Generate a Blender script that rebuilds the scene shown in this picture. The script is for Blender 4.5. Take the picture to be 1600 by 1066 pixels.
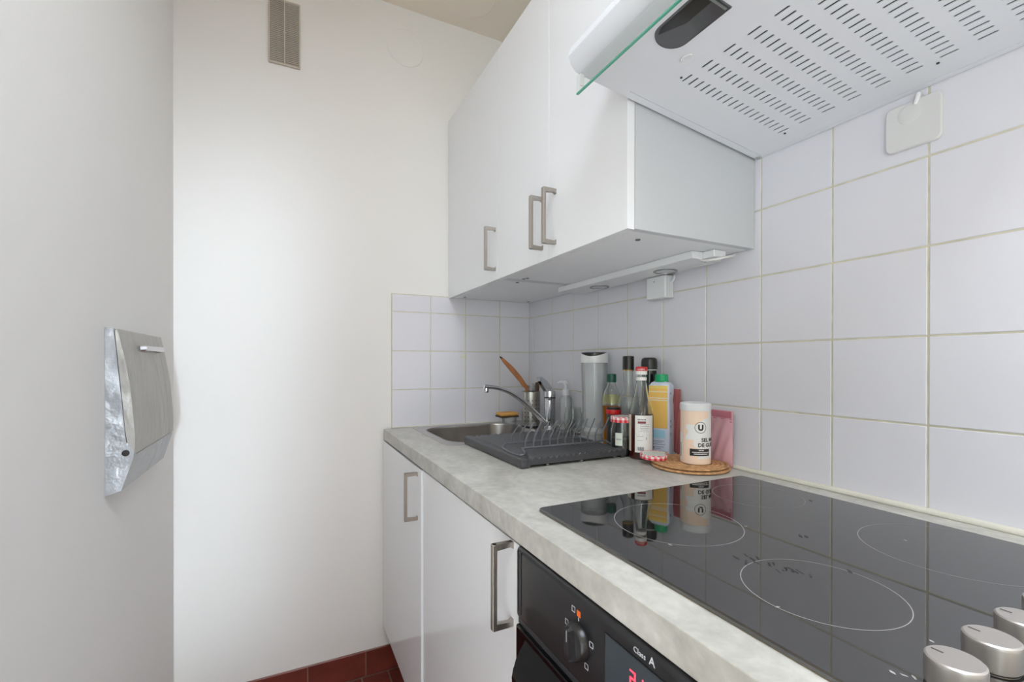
import bpy, bmesh, math, random
from mathutils import Vector, Matrix
random.seed(7)
PI = math.pi
H = 0.095                      # floor lies at -H in the survey numbers; everything is raised by H at the end
for o in list(bpy.data.objects): bpy.data.objects.remove(o)
SC = bpy.context.scene
COL = SC.collection

# ------------------------------------------------------------------ camera
cd = bpy.data.cameras.new('camera'); cam = bpy.data.objects.new('camera', cd); COL.objects.link(cam)
cd.sensor_width = 36; cd.lens = 716.961/1600*36; cd.shift_y = 36.54/1600; cd.clip_start = 0.01
R_ = Vector((0.89617864, -0.4436917, 0.001231)); U_ = Vector((0.00032929, 0.00343953, 0.99999403)); W_ = Vector((0.44369329, 0.89617289, -0.00322854))
m = Matrix.Identity(4)
for i in range(3):
    m[i][0] = R_[i]; m[i][1] = U_[i]; m[i][2] = -W_[i]
m.translation = Vector((-0.97421, -1.79868, 1.08637))
cam.matrix_world = m
SC.camera = cam
# ------------------------------------------------------------------ world, lights, exposure
w = bpy.data.worlds.new('world'); SC.world = w; w.use_nodes = True
w.node_tree.nodes['Background'].inputs[0].default_value = (0.80, 0.88, 1.0, 1)
w.node_tree.nodes['Background'].inputs[1].default_value = 0.35
SC.view_settings.view_transform = 'Standard'; SC.view_settings.look = 'None'
SC.view_settings.gamma = 1; SC.view_settings.use_curve_mapping = False
SC.view_settings.exposure = 0.0
def area(name, loc, direction, sx, sy, power, color, spread=180):
    l = bpy.data.lights.new(name, 'AREA'); l.shape = 'RECTANGLE'; l.size = sx; l.size_y = sy
    l.energy = power; l.color = color; l.spread = math.radians(spread)
    o = bpy.data.objects.new(name, l); COL.objects.link(o); o.location = loc
    o.rotation_euler = Vector(direction).to_track_quat('-Z', 'Z').to_euler()
    return o
def sun(name, loc, direction, strength, color):
    l = bpy.data.lights.new(name, 'SUN'); l.energy = strength; l.color = color; l.angle = .02
    o = bpy.data.objects.new(name, l); COL.objects.link(o); o.location = loc
    o.rotation_euler = Vector(direction).to_track_quat('-Z', 'Y').to_euler(); return o
LIGHTS = [
 ('rear_fill', (-0.70, -4.5, 1.30), (0, 1, -0.03), 1.1, 1.9, 6.5, (1.1, .95, .68), 180),  # unseen fill added behind the camera; the rear wall has no window
 ('overhead_fill', (-0.80, -2.1, 2.42), (0, 0, -1), 0.8, 0.9, 25.5, (.88, 1.0, 1.16), 180),  # overhead fill added to brighten the walls; no fixture is built
 ('far_left_fill', (-2.7, -4.45, 1.15), (.45, 1, 0.05), 1.4, 2.2, 32, (.82, 1.02, 1.06), 180),  # fill added from the rear left; no window behind it
 ('back_wall_beam', (-0.80, -4.3, 0.92), (-0.093, 1, 0.0), 0.20, 1.70, .95, (.86, 1.0, 1.14), 12),  # narrow beam added for the bright band on the back wall
]
SUNS = [('sun', (-6, -3, 4), (1, .02, -.85), 26, (.94, 1.0, 1.10))]  # added to light the unseen pale floor, which bounces it upwards
for L_ in LIGHTS: area(*L_)
for L_ in SUNS: sun(*L_)

# ------------------------------------------------------------------ helpers
def lin(c):
    return tuple(((v/255)/12.92 if v/255 <= .04045 else ((v/255+.055)/1.055)**2.4) for v in c)
MATS = {}
def mat(name, rgb, rough=.5, metal=0, ior=1.5, trans=0, alpha=1, bump=0, bscale=20, var=0, vscale=6, coat=0, emit=0, spec=.5, aniso=None):
    if name in MATS: return MATS[name]
    M = bpy.data.materials.new(name); M.use_nodes = True; MATS[name] = M
    nt = M.node_tree; N = nt.nodes; L = nt.links; b = N['Principled BSDF']
    c = (*lin(rgb), 1)
    b.inputs['Base Color'].default_value = c; b.inputs['Roughness'].default_value = rough
    b.inputs['Metallic'].default_value = metal; b.inputs['IOR'].default_value = ior
    b.inputs['Transmission Weight'].default_value = trans; b.inputs['Alpha'].default_value = alpha
    b.inputs['Coat Weight'].default_value = coat; b.inputs['Specular IOR Level'].default_value = spec
    if emit:
        b.inputs['Emission Color'].default_value = c; b.inputs['Emission Strength'].default_value = emit
    if bump or var:
        tc = N.new('ShaderNodeTexCoord')
        if aniso:
            mp = N.new('ShaderNodeMapping'); mp.inputs['Scale'].default_value = aniso
            L.new(tc.outputs['Object'], mp.inputs[0]); src = mp.outputs[0]
        else: src = tc.outputs['Object']
    if bump:
        n = N.new('ShaderNodeTexNoise'); n.inputs['Scale'].default_value = bscale; n.inputs['Detail'].default_value = 4
        L.new(src, n.inputs['Vector'])
        bp = N.new('ShaderNodeBump'); bp.inputs['Strength'].default_value = bump; bp.inputs['Distance'].default_value = .01
        L.new(n.outputs['Fac'], bp.inputs['Height']); L.new(bp.outputs[0], b.inputs['Normal'])
    if var:
        n = N.new('ShaderNodeTexNoise'); n.inputs['Scale'].default_value = vscale; n.inputs['Detail'].default_value = 5
        L.new(src, n.inputs['Vector'])
        r = N.new('ShaderNodeValToRGB'); r.color_ramp.elements[0].position = .3; r.color_ramp.elements[1].position = .7
        r.color_ramp.elements[0].color = tuple(x*(1-var) for x in c[:3])+(1,)
        r.color_ramp.elements[1].color = tuple(min(1, x*(1+var)) for x in c[:3])+(1,)
        L.new(n.outputs['Fac'], r.inputs[0]); L.new(r.outputs[0], b.inputs['Base Color'])
    return M

wall_m = mat('wall_paint', (238, 235, 230), .65, bump=.12, bscale=9)
wall_l = mat('wall_paint_left', (238, 235, 231), .6, bump=.12, bscale=7)
ceil_m = mat('ceiling_paint', (248, 236, 220), .8, bump=.15, bscale=12)
tile_m = mat('tile_glaze', (226, 224, 229), .16, spec=.5, bump=.03, bscale=14)
grout_m = mat('grout', (208, 202, 180), .9, var=.12, vscale=30)
caulk_m = mat('caulk', (226, 222, 208), .6, var=.04, vscale=20)
door_m = mat('door_gloss_white', (240, 240, 241), .10, spec=.5)
carc_m = mat('carcass_white', (204, 206, 208), .35)
under_m = mat('carcass_underside', (240, 241, 242), .5)
nick = mat('brushed_nickel', (172, 166, 158), .34, metal=1, bump=.06, bscale=60, aniso=(8, 8, .5))
chrome = mat('chrome', (214, 216, 220), .08, metal=1)
steel = mat('stainless_steel', (186, 182, 178), .28, metal=1, var=.05, vscale=30)
steel_h = mat('holder_steel', (176, 173, 168), .30, metal=1)
terra = mat('terracotta', (116, 52, 42), .32, var=.28, vscale=9, bump=.12, bscale=30)
tgrout = mat('floor_grout', (150, 125, 112), .9, var=.1, vscale=40)
hood_m = mat('hood_enamel', (228, 230, 233), .30)
slotd = mat('filter_dark', (70, 74, 78), .6, metal=.3)
smoke = mat('smoked_lamp_cover', (78, 78, 80), .12, coat=.5)
blk = mat('oven_black', (28, 29, 31), .30, coat=.25)
blkg = mat('oven_black_gloss', (9, 8, 9), .07, spec=.3)
mark = mat('print_grey_white', (205, 208, 212), .5)
orange = mat('print_orange', (236, 110, 40), .5)
ledred = mat('display_red', (255, 55, 75), .5, emit=3.0)
knob_m = mat('satin_aluminium', (196, 190, 184), .34, metal=.8, var=.03)
mat_grey = mat('charcoal_plastic', (66, 66, 68), .36, bump=.05, bscale=40)
wire_m = mat('grey_coated_wire', (120, 122, 128), .35, metal=.6)
alu = mat('cast_aluminium', (172, 175, 178), .36, metal=.7, bump=.5, bscale=24, var=.14, vscale=22)
alu_p = mat('cast_aluminium_door', (164, 162, 156), .34, metal=.7, bump=.35, bscale=30, var=.12, vscale=14, aniso=(1, 1.6, .7))
dark = mat('dark_recess', (38, 36, 34), .7)
white_p = mat('white_plastic', (232, 232, 232), .35)
white_h = mat('white_plastic_warm', (222, 220, 217), .4, bump=.1, bscale=20)
vent_m = mat('vent_white', (206, 196, 182), .6)
glass = mat('clear_glass', (246, 250, 248), .02, trans=1, ior=1.45)
plast = mat('clear_plastic', (236, 240, 244), .06, trans=1, ior=1.25)
gedge = mat('glass_visor', (235, 248, 243), .02, trans=1, ior=1.3)
gedge2 = mat('glass_visor_edge', (92, 178, 150), .2, trans=.2)
syrup = mat('dark_red_syrup', (60, 16, 12), .15, coat=.3)
oil = mat('amber_oil', (236, 140, 16), .08, trans=.25, ior=1.2)
oilp = mat('pale_oil_highlight', (222, 220, 150), .3)
bcap = mat('black_plastic', (30, 29, 28), .3)
gold = mat('gold_band', (168, 130, 70), .3, metal=.6)
green = mat('green_cap', (16, 168, 108), .35)
dgreen = mat('dark_green_cap', (22, 84, 68), .4)
red = mat('red_plastic', (214, 34, 34), .35)
pinkr = mat('gingham_pink', (240, 140, 145), .4)
redg = mat('gingham_red', (212, 30, 48), .4)
whi = mat('print_white', (238, 236, 232), .5)
lidgrey = mat('lid_pale', (214, 220, 212), .4, metal=.2)
beige = mat('print_beige', (247, 220, 196), .5)
inkb = mat('ink_black', (34, 32, 34), .5)
inkg = mat('ink_grey', (120, 120, 126), .5)
yel = mat('carton_yellow', (255, 204, 108), .4, var=.06, vscale=20)
yel2 = mat('carton_light_yellow', (252, 222, 120), .4)
blu = mat('carton_blue', (220, 227, 244), .4)
blu2 = mat('carton_sky', (172, 220, 238), .4)
leaf = mat('print_leaf_green', (40, 110, 60), .5)
wood = mat('wood_spatula', (172, 112, 70), .5, var=.3, vscale=18, aniso=(1, 1, .2))
woodd = mat('wood_dark', (96, 70, 56), .55, var=.2, vscale=20)
burnt = mat('wood_burnt', (52, 38, 32), .6)
rattan = mat('rattan', (206, 156, 108), .6, var=.3, vscale=90, bump=.5, bscale=160)
sponge_m = mat('sponge_orange', (240, 178, 96), .9, bump=.6, bscale=200)
sponged = mat('sponge_dark', (84, 66, 50), .9, bump=.6, bscale=200)
pink = mat('pink_pouch_film', (244, 176, 184), .22, trans=.45, ior=1.15, bump=.7, bscale=26)
pinkd = mat('pink_pouch_zip', (232, 140, 156), .25, trans=.2)
pinkc = mat('reddish_pouch', (206, 110, 108), .3, trans=.25, bump=.6, bscale=26)
spice = mat('dark_jar_content', (60, 64, 62), .4, var=.3, vscale=60)
herb = mat('jar_label_paper', (222, 228, 216), .6)
def thin(name, tint, refl=1.0, haze=.0, hazec=(1, 1, 1), rough=.03):
    M = bpy.data.materials.new(name); M.use_nodes = True; N = M.node_tree.nodes; L = M.node_tree.links; N.remove(N['Principled BSDF'])
    tr = N.new('ShaderNodeBsdfTransparent'); tr.inputs[0].default_value = (*tint, 1)
    gl = N.new('ShaderNodeBsdfGlossy'); gl.inputs['Roughness'].default_value = rough
    df = N.new('ShaderNodeBsdfDiffuse'); df.inputs[0].default_value = (*hazec, 1)
    fr_ = N.new('ShaderNodeFresnel'); fr_.inputs[0].default_value = 1.45
    ml = N.new('ShaderNodeMath'); ml.operation = 'MULTIPLY'; ml.inputs[1].default_value = refl; ml.use_clamp = True
    m1 = N.new('ShaderNodeMixShader'); m1.inputs[0].default_value = haze; m2 = N.new('ShaderNodeMixShader')
    L.new(tr.outputs[0], m1.inputs[1]); L.new(df.outputs[0], m1.inputs[2]); L.new(fr_.outputs[0], ml.inputs[0]); L.new(ml.outputs[0], m2.inputs[0])
    L.new(m1.outputs[0], m2.inputs[1]); L.new(gl.outputs[0], m2.inputs[2]); L.new(m2.outputs[0], N['Material Output'].inputs[0]); return M
plast = thin('thin_clear_plastic', (.95, .96, .965), .7, .24)
gedge = thin('visor_pane', (.975, .985, .98), .12)
pink = thin('pink_film', (.99, .88, .90), .7, .6, lin((255, 200, 208)), .15)
pinkd = thin('pink_zip_film', (.97, .72, .76), .8, .45, lin((246, 160, 176)), .12)
pinkc = thin('red_film', (.90, .52, .52), .8, .5, lin((222, 138, 136)), .15)
liq = mat('pale_yellow_soap', (196, 186, 110), .1, trans=.5)

# worktop: pale concrete-look laminate
ct = mat('concrete_laminate', (196, 193, 184), .38)
nt = ct.node_tree; N = nt.nodes; L = nt.links; b = N['Principled BSDF']
tc = N.new('ShaderNodeTexCoord'); mp = N.new('ShaderNodeMapping'); mp.inputs['Scale'].default_value = (1.6, 1, 1)
L.new(tc.outputs['Object'], mp.inputs[0])
n1 = N.new('ShaderNodeTexNoise'); n1.inputs['Scale'].default_value = 7; n1.inputs['Detail'].default_value = 10; n1.inputs['Roughness'].default_value = .68
n1.inputs['Distortion'].default_value = .6
n2 = N.new('ShaderNodeTexNoise'); n2.inputs['Scale'].default_value = 70; n2.inputs['Detail'].default_value = 5
L.new(mp.outputs[0], n1.inputs['Vector']); L.new(tc.outputs['Object'], n2.inputs['Vector'])
r1 = N.new('ShaderNodeValToRGB'); r1.color_ramp.elements[0].position = .32; r1.color_ramp.elements[1].position = .68
r1.color_ramp.elements[0].color = (*lin((176, 173, 163)), 1); r1.color_ramp.elements[1].color = (*lin((213, 210, 202)), 1)
r2 = N.new('ShaderNodeValToRGB'); r2.color_ramp.elements[0].position = .3; r2.color_ramp.elements[1].position = .75
r2.color_ramp.elements[0].color = (.86, .86, .86, 1); r2.color_ramp.elements[1].color = (1.06, 1.06, 1.06, 1)
mx = N.new('ShaderNodeMix'); mx.data_type = 'RGBA'; mx.blend_type = 'MULTIPLY'; mx.inputs['Factor'].default_value = 1
L.new(n1.outputs['Fac'], r1.inputs[0]); L.new(n2.outputs['Fac'], r2.inputs[0])
L.new(r1.outputs[0], mx.inputs['A']); L.new(r2.outputs[0], mx.inputs['B']); L.new(mx.outputs['Result'], b.inputs['Base Color'])
# hob glass: black ceramic with faint smears
hb = mat('hob_glass', (18, 17, 17), .035, ior=2.35)
nt = hb.node_tree; N = nt.nodes; L = nt.links; b = N['Principled BSDF']
tc = N.new('ShaderNodeTexCoord'); n1 = N.new('ShaderNodeTexNoise'); n1.inputs['Scale'].default_value = 9; n1.inputs['Detail'].default_value = 8; n1.inputs['Roughness'].default_value = .7
mp = N.new('ShaderNodeMapping'); mp.inputs['Scale'].default_value = (.6, 1.5, 1); L.new(tc.outputs['Object'], mp.inputs[0]); L.new(mp.outputs[0], n1.inputs['Vector'])
r1 = N.new('ShaderNodeValToRGB'); r1.color_ramp.elements[0].position = .60; r1.color_ramp.elements[1].position = .75
r1.color_ramp.elements[0].color = (.03, .03, .03, 1); r1.color_ramp.elements[1].color = (.12, .12, .12, 1)
L.new(n1.outputs['Fac'], r1.inputs[0]); L.new(r1.outputs[0], b.inputs['Roughness'])

def T(name, loc, label, cat, group=None):
    o = bpy.data.objects.new(name, None); COL.objects.link(o); o.location = loc; o.empty_display_size = .05
    o['label'] = label; o['category'] = cat
    if group: o['group'] = group
    return o
def worg(o):
    v = Vector((0, 0, 0))
    while o: v = v+o.location; o = o.parent
    return v
def smooth(me, ang=35):
    for p in me.polygons: p.use_smooth = True
    me.set_sharp_from_angle(angle=math.radians(ang))
def build(name, bm, mats, parent=None, label=None, cat=None, group=None, kind=None, sm=True, local=False):
    """link ONE mesh object; geometry is given in survey coordinates (or local ones with local=True)"""
    bmesh.ops.recalc_face_normals(bm, faces=bm.faces)
    if parent is None:
        vs = [v.co for v in bm.verts]
        org = Vector(((min(v.x for v in vs)+max(v.x for v in vs))/2, (min(v.y for v in vs)+max(v.y for v in vs))/2, min(v.z for v in vs)))
        bmesh.ops.translate(bm, verts=bm.verts, vec=-org)
    elif not local:
        bmesh.ops.translate(bm, verts=bm.verts, vec=-worg(parent))
    me = bpy.data.meshes.new(name); bm.to_mesh(me); bm.free()
    if not isinstance(mats, (list, tuple)): mats = [mats]
    for x in mats: me.materials.append(x)
    if sm: smooth(me)
    o = bpy.data.objects.new(name, me); COL.objects.link(o)
    if sm and len(me.polygons) < 1500:
        wn = o.modifiers.new('weighted_normals', 'WEIGHTED_NORMAL'); wn.keep_sharp = True
    if parent: o.parent = parent
    else: o.location = org
    if label: o['label'] = label
    if cat: o['category'] = cat
    if group: o['group'] = group
    if kind: o['kind'] = kind
    return o
def nb(): return bmesh.new()
def box(bm, x0, x1, y0, y1, z0, z1, bev=0, seg=2, mi=0):
    t = bmesh.new(); r = bmesh.ops.create_cube(t, size=1)
    for v in t.verts:
        v.co = Vector((x0+(v.co.x+.5)*(x1-x0), y0+(v.co.y+.5)*(y1-y0), z0+(v.co.z+.5)*(z1-z0)))
    if bev: bmesh.ops.bevel(t, geom=list(t.edges), offset=bev, segments=seg, affect='EDGES', profile=.5)
    for f in t.faces: f.material_index = mi
    merge(bm, t); return bm
def merge(bm, t, M=None):
    me = bpy.data.meshes.new('tmp'); t.to_mesh(me); t.free()
    if M is not None: me.transform(M)
    bm.from_mesh(me); bpy.data.meshes.remove(me)
def lathe(bm, prof, c=(0, 0), n=32, mi=0, caps=True, M=None):
    t = bmesh.new(); rings = []
    for r, z in prof:
        if r < 1e-6: rings.append([t.verts.new((c[0], c[1], z))])
        else: rings.append([t.verts.new((c[0]+r*math.cos(2*PI*k/n), c[1]+r*math.sin(2*PI*k/n), z)) for k in range(n)])
    for a, b2 in zip(rings, rings[1:]):
        for k in range(n):
            k2 = (k+1) % n
            if len(a) == 1 and len(b2) == 1: continue
            if len(a) == 1: t.faces.new((a[0], b2[k2], b2[k]))
            elif len(b2) == 1: t.faces.new((a[k], a[k2], b2[0]))
            else: t.faces.new((a[k], a[k2], b2[k2], b2[k]))
    if caps:
        if len(rings[0]) > 1: t.faces.new(rings[0][::-1])
        if len(rings[-1]) > 1: t.faces.new(rings[-1])
    for f in t.faces: f.material_index = mi
    merge(bm, t, M); return bm
def loft(bm, loops, closed=True, mi=0, cap0=False, cap1=False):
    V = [[bm.verts.new(p) for p in lp] for lp in loops]
    n = len(V[0])
    for a, b2 in zip(V, V[1:]):
        for k in range(n if closed else n-1):
            k2 = (k+1) % n
            f = bm.faces.new((a[k], a[k2], b2[k2], b2[k])); f.material_index = mi
    if cap0: bm.faces.new(V[0][::-1]).material_index = mi
    if cap1: bm.faces.new(V[-1]).material_index = mi
    return V
def rrect(x0, x1, y0, y1, r, z, n=8):
    cx, cy, hx, hy = (x0+x1)/2, (y0+y1)/2, (x1-x0)/2, (y1-y0)/2; r = min(r, hx*.999, hy*.999); P = []
    for sx, sy, a0 in ((1, 1, 0), (-1, 1, PI/2), (-1, -1, PI), (1, -1, 1.5*PI)):
        for k in range(n+1):
            a = a0+k/n*PI/2
            P.append((cx+sx*(hx-r)+r*math.cos(a), cy+sy*(hy-r)+r*math.sin(a), z))
    return P
def tube(bm, pts, r, n=10, mi=0, smoothn=0, flat=None):
    P = [Vector(p) for p in pts]
    rr = list(r) if isinstance(r, (list, tuple)) else [r]*len(P)
    if smoothn:
        Q = []; RR = []
        for i in range(len(P)-1):
            p0 = P[max(i-1, 0)]; p1 = P[i]; p2 = P[i+1]; p3 = P[min(i+2, len(P)-1)]
            for k in range(smoothn):
                t = k/smoothn
                Q.append(.5*((2*p1)+(-p0+p2)*t+(2*p0-5*p1+4*p2-p3)*t*t+(-p0+3*p1-3*p2+p3)*t**3)); RR.append(rr[i]*(1-t)+rr[i+1]*t)
        Q.append(P[-1]); RR.append(rr[-1]); P, rr = Q, RR
    up = None; loops = []
    for i, p in enumerate(P):
        d = (P[min(i+1, len(P)-1)]-P[max(i-1, 0)]).normalized()
        if up is None:
            up = Vector((0, 0, 1)) if abs(d.z) < .9 else Vector((0, 1, 0))
        s = d.cross(up).normalized(); up = s.cross(d).normalized()
        fx, fy = flat if flat else (1, 1)
        loops.append([tuple(p+s*math.cos(2*PI*k/n)*rr[i]*fx+up*math.sin(2*PI*k/n)*rr[i]*fy) for k in range(n)])
    loft(bm, loops, True, mi, True, True); return bm
def text_bm(s, size, thick=.0002, off=0):
    cu = bpy.data.curves.new('t', 'FONT'); cu.body = s; cu.size = size; cu.extrude = thick; cu.offset = off
    cu.align_x = 'LEFT'; cu.resolution_u = 3
    o = bpy.data.objects.new('t', cu); COL.objects.link(o)
    dg = bpy.context.evaluated_depsgraph_get(); dg.update()
    me = bpy.data.meshes.new_from_object(o.evaluated_get(dg)); t = bmesh.new(); t.from_mesh(me)
    bpy.data.meshes.remove(me); bpy.data.objects.remove(o); bpy.data.curves.remove(cu); return t
def put_x(t, x, y, z):        # text (local x,y) onto a plane facing -x; reads towards -y
    for v in t.verts: a, b2, c2 = v.co; v.co = Vector((x-c2, y-a, z+b2))
    return t
def cylpt(c, r, th, z): return (c[0]+r*math.cos(th), c[1]+r*math.sin(th), z)
def patch(bm, f, nu, nv, mf=None, mi=0):
    V = [[bm.verts.new(f(i/nu, j/nv)) for j in range(nv+1)] for i in range(nu+1)]
    for i in range(nu):
        for j in range(nv):
            fc = bm.faces.new((V[i][j], V[i+1][j], V[i+1][j+1], V[i][j+1]))
            fc.material_index = mf((i+.5)/nu, (j+.5)/nv) if mf else mi

# ------------------------------------------------------------------ the room
YR = -4.6; XL = -1.294; ZC = 2.472
def struct(name, bm, m_, **k): return build(name, bm, m_, kind='structure', **k)
XF = -3.7; YW = -1.5          # unseen side room, added left and behind the camera for more daylight
bm = nb(); box(bm, XF-.1, .11, YR-.1, .1, -H-.1, -H-.004); floor = struct('floor', bm, tgrout, sm=False)
bm = nb(); box(bm, XF-.1, .11, YR-.1, .1, ZC, ZC+.1); ceil = struct('ceiling', bm, ceil_m, sm=False)
bm = nb(); box(bm, XL-.1, .11, 0, .1, -H-.004, ZC); wall_back = struct('wall_back', bm, wall_m, sm=False)
bm = nb(); box(bm, XL-.1, XL, YW, 0, -H-.004, ZC); wall_left = struct('wall_left', bm, wall_l, sm=False)
bm = nb(); box(bm, XF, XL-.1, YW, YW+.1, -H-.004, ZC); struct('wall_added_side', bm, wall_m, sm=False)
bm = nb(); box(bm, XF-.1, XF, YR, -4.1, -H-.004, ZC); box(bm, XF-.1, XF, -1.75, YW+.1, -H-.004, ZC); box(bm, XF-.1, XF, -4.1, -1.75, 2.15, ZC)  # unseen wall of the added room, opening shaped for the sun
struct('wall_added_left', bm, wall_m, sm=False)
bm = nb()          # unseen french window, added so the sun can enter
for yy in (-4.1, -2.945, -1.81): box(bm, XF-.07, XF-.02, yy, yy+.06, -H, 2.15)
box(bm, XF-.07, XF-.02, -4.1, -1.75, 2.09, 2.15); box(bm, XF-.07, XF-.02, -4.1, -1.75, -H, -H+.06)
struct('window_added', bm, wall_m, sm=False)
bm = nb(); box(bm, .0065, .11, YR, 0, -H-.004, ZC); wall_right = struct('wall_right', bm, wall_m, sm=False)
bm = nb(); box(bm, XF-.1, .11, YR-.1, YR, -H-.004, ZC); wall_rear = struct('wall_rear', bm, wall_m, sm=False)

def shared_tile(name, sx, sy, sz, bev, m_, axis=None):
    bm = nb(); box(bm, -sx/2, sx/2, -sy/2, sy/2, -sz/2, sz/2, bev, 1)
    me = bpy.data.meshes.new(name); bm.to_mesh(me); bm.free(); me.materials.append(m_); return me
def put_tile(name, me, loc, parent, jit=0):
    o = bpy.data.objects.new(name, me); COL.objects.link(o); o.parent = parent
    o.location = Vector(loc)-worg(parent)
    o.rotation_euler = (random.uniform(-jit, jit), random.uniform(-jit, jit), random.uniform(-jit, jit))
    return o
# right wall tiles: joints at y = -1.4154 + i*.152, z = .981 + j*.152
G = .0032; P_ = .152
bm = nb(); box(bm, .0012, .0064, -3.4, 0, .80, 1.72); build('grout', bm, grout_m, wall_right, sm=False)
cols = []
y1 = 0.0; i = 9
while y1 > -3.38:
    y0 = max(-1.4154+i*P_, -3.4); cols.append((y0, y1)); y1 = y0; i -= 1
rows_r = [(.829, .981), (.981, 1.133), (1.133, 1.285), (1.285, 1.437), (1.437, 1.589), (1.589, 1.72)]
cache = {}
for ci, (a, b2) in enumerate(cols):
    for (c2, d2) in rows_r:
        if c2 > 1.4 and a > -1.09: continue
        key = (round(b2-a, 4), round(d2-c2, 4))
        if key not in cache: cache[key] = shared_tile('tile', .006, b2-a-G, d2-c2-G, .0009, tile_m)
        put_tile('tile', cache[key], (.003, (a+b2)/2, (c2+d2)/2), wall_right, .0016)
# back wall tiles
bm = nb(); box(bm, -.6055, .006, -.0048, .001, .80, 1.3555); build('grout', bm, grout_m, wall_back, sm=False)
cx = [-.604, -.451, -.301, -.146, 0.0]; rz = [(.829, .981), (.981, 1.133), (1.133, 1.285), (1.285, 1.354)]
for a, b2 in zip(cx, cx[1:]):
    for c2, d2 in rz:
        key = ('b', round(b2-a, 4), round(d2-c2, 4))
        if key not in cache: cache[key] = shared_tile('tile', b2-a-G, .006, d2-c2-G, .0009, tile_m)
        put_tile('tile', cache[key], ((a+b2)/2, -.003, (c2+d2)/2), wall_back, .0016)
# a thumb of filler and a chipped corner on the back wall tiles
bm = nb(); box(bm, -.322, -.304, -.0075, -.0058, 1.103, 1.122, .001, 1); box(bm, -.317, -.309, -.0085, -.007, 1.108, 1.117, .001, 1)
build('filler_patch', bm, caulk_m, wall_back)
# painted-over round cover on the back wall
bm = nb(); lathe(bm, [(.072, 0), (.072, .0016), (.069, .0026), (.066, .0016), (.0, .0012)], n=48, M=Matrix.Translation((-.549, 0, 2.318)) @ Matrix.Rotation(PI/2, 4, 'X'))
build('painted_cover', bm, wall_m, wall_back)
bm = nb(); lathe(bm, [(.10, 0), (.10, .002), (.096, .003), (.092, .002), (.0, .001)], n=48, M=Matrix.Translation((-.345, -.16, ZC)) @ Matrix.Rotation(PI, 4, 'X'))
build('painted_cover', bm, ceil_m, ceil)
# caulk strip between worktop and tiles
bm = nb(); box(bm, -.012, .0005, -3.2, -.008, .8335, .8425, .003, 2); build('trim_1', bm, caulk_m, kind='structure')
bm = nb(); box(bm, -.605, -.001, -.0135, -.0055, .8335, .8385, .0015, 1); build('trim_2', bm, caulk_m, kind='structure')
# skirting of red tiles
bm = nb(); box(bm, -1.294, -.55, -.0065, .0005, -H, -.0015); sk = build('baseboard_back', bm, tgrout, kind='structure', sm=False)
sx = shared_tile('tile', .197, .009, .093, .0015, terra)
for k in range(4): put_tile('tile', sx, (-.601-.2*k, -.005, -.048), sk, .004)
bm = nb(); box(bm, XL-.0005, XL+.0065, YW, -.01, -H, -.0015); skl = build('baseboard_left', bm, tgrout, kind='structure', sm=False)
sx = shared_tile('tile', .009, .197, .093, .0015, terra)
for k in range(7): put_tile('tile', sx, (XL+.005, -.115-.2*k, -.048), skl, .003)
# floor tiles about 9.5 cm
fp = .0965; fm = shared_tile('tile', fp-.0045, fp-.0045, .012, .0015, terra)
for ix in range(8):
    for iy in range(35):
        put_tile('tile', fm, (-.5235-fp*(ix+.5)+.0, -.012-fp*(iy+.5), -H-.0055+random.uniform(-.0006, .0006)), floor, .004)

# beyond the photographed corner the same red tiles go on, as pattern
ft = mat('terracotta_field', (96, 44, 36), .34, var=.25, vscale=9)
nt = ft.node_tree; bk = nt.nodes.new('ShaderNodeTexBrick'); bk.offset = 0; bk.inputs['Scale'].default_value = 1
bk.inputs['Brick Width'].default_value = fp; bk.inputs['Row Height'].default_value = fp; bk.inputs['Mortar Size'].default_value = .0022
bk.inputs['Color1'].default_value = (*lin((96, 44, 36)), 1); bk.inputs['Color2'].default_value = (*lin((84, 38, 32)), 1); bk.inputs['Mortar'].default_value = (*lin((150, 125, 112)), 1)
tcn = nt.nodes.new('ShaderNodeTexCoord'); nt.links.new(tcn.outputs['Object'], bk.inputs['Vector']); nt.links.new(bk.outputs['Color'], nt.nodes['Principled BSDF'].inputs['Base Color'])
bm = nb(); box(bm, XF, -1.40, YR, YW, -H-.0035, -H+.001)  # unseen pale floor, added to bounce sunlight into the kitchen
build('bounce_floor', bm, mat('pale_bounce_floor', (206, 202, 196), .45, var=.12, vscale=5, aniso=(1, 8, 1)), floor, kind='stuff', sm=False)
bm = nb(); box(bm, -1.40, -1.298, YR, YW, -H-.003, -H); box(bm, -1.298, .005, YR, -.012-fp*35, -H-.003, -H)
build('tile_field', bm, ft, floor, kind='stuff', sm=False)

# ------------------------------------------------------------------ ventilation grille on the back wall
t = T('ventilation_grille', (-.9745, -.001, 2.13), 'small louvred ventilation grille high on the white back wall', 'grille')
gx0, gx1, gz0, gz1 = -1.0225, -.9265, 2.128, 2.349
bm = nb(); box(bm, gx0+.002, gx1-.002, -.003, -.001, gz0+.002, gz1-.002); build('backing', bm, mat('vent_gap', (64, 54, 44), .8), t, sm=False)
bm = nb()
box(bm, gx0-.002, gx0+.0025, -.009, -.0005, gz0-.002, gz1+.002, .001, 1); box(bm, gx1-.0025, gx1+.002, -.009, -.0005, gz0-.002, gz1+.002, .001, 1)
box(bm, gx0, gx1, -.009, -.0005, gz0-.003, gz0+.002, .001, 1); box(bm, gx0, gx1, -.009, -.0005, gz1-.002, gz1+.003, .001, 1)
box(bm, -.9765, -.9725, -.0095, -.0005, gz0, gz1, .0008, 1)
lathe(bm, [(.0045, 0), (.0045, .0015), (.003, .003), (0, .0032)], n=16, M=Matrix.Translation((-.9745, -.0085, 2.238)) @ Matrix.Rotation(PI/2, 4, 'X'))
build('frame', bm, vent_m, t)
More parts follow.
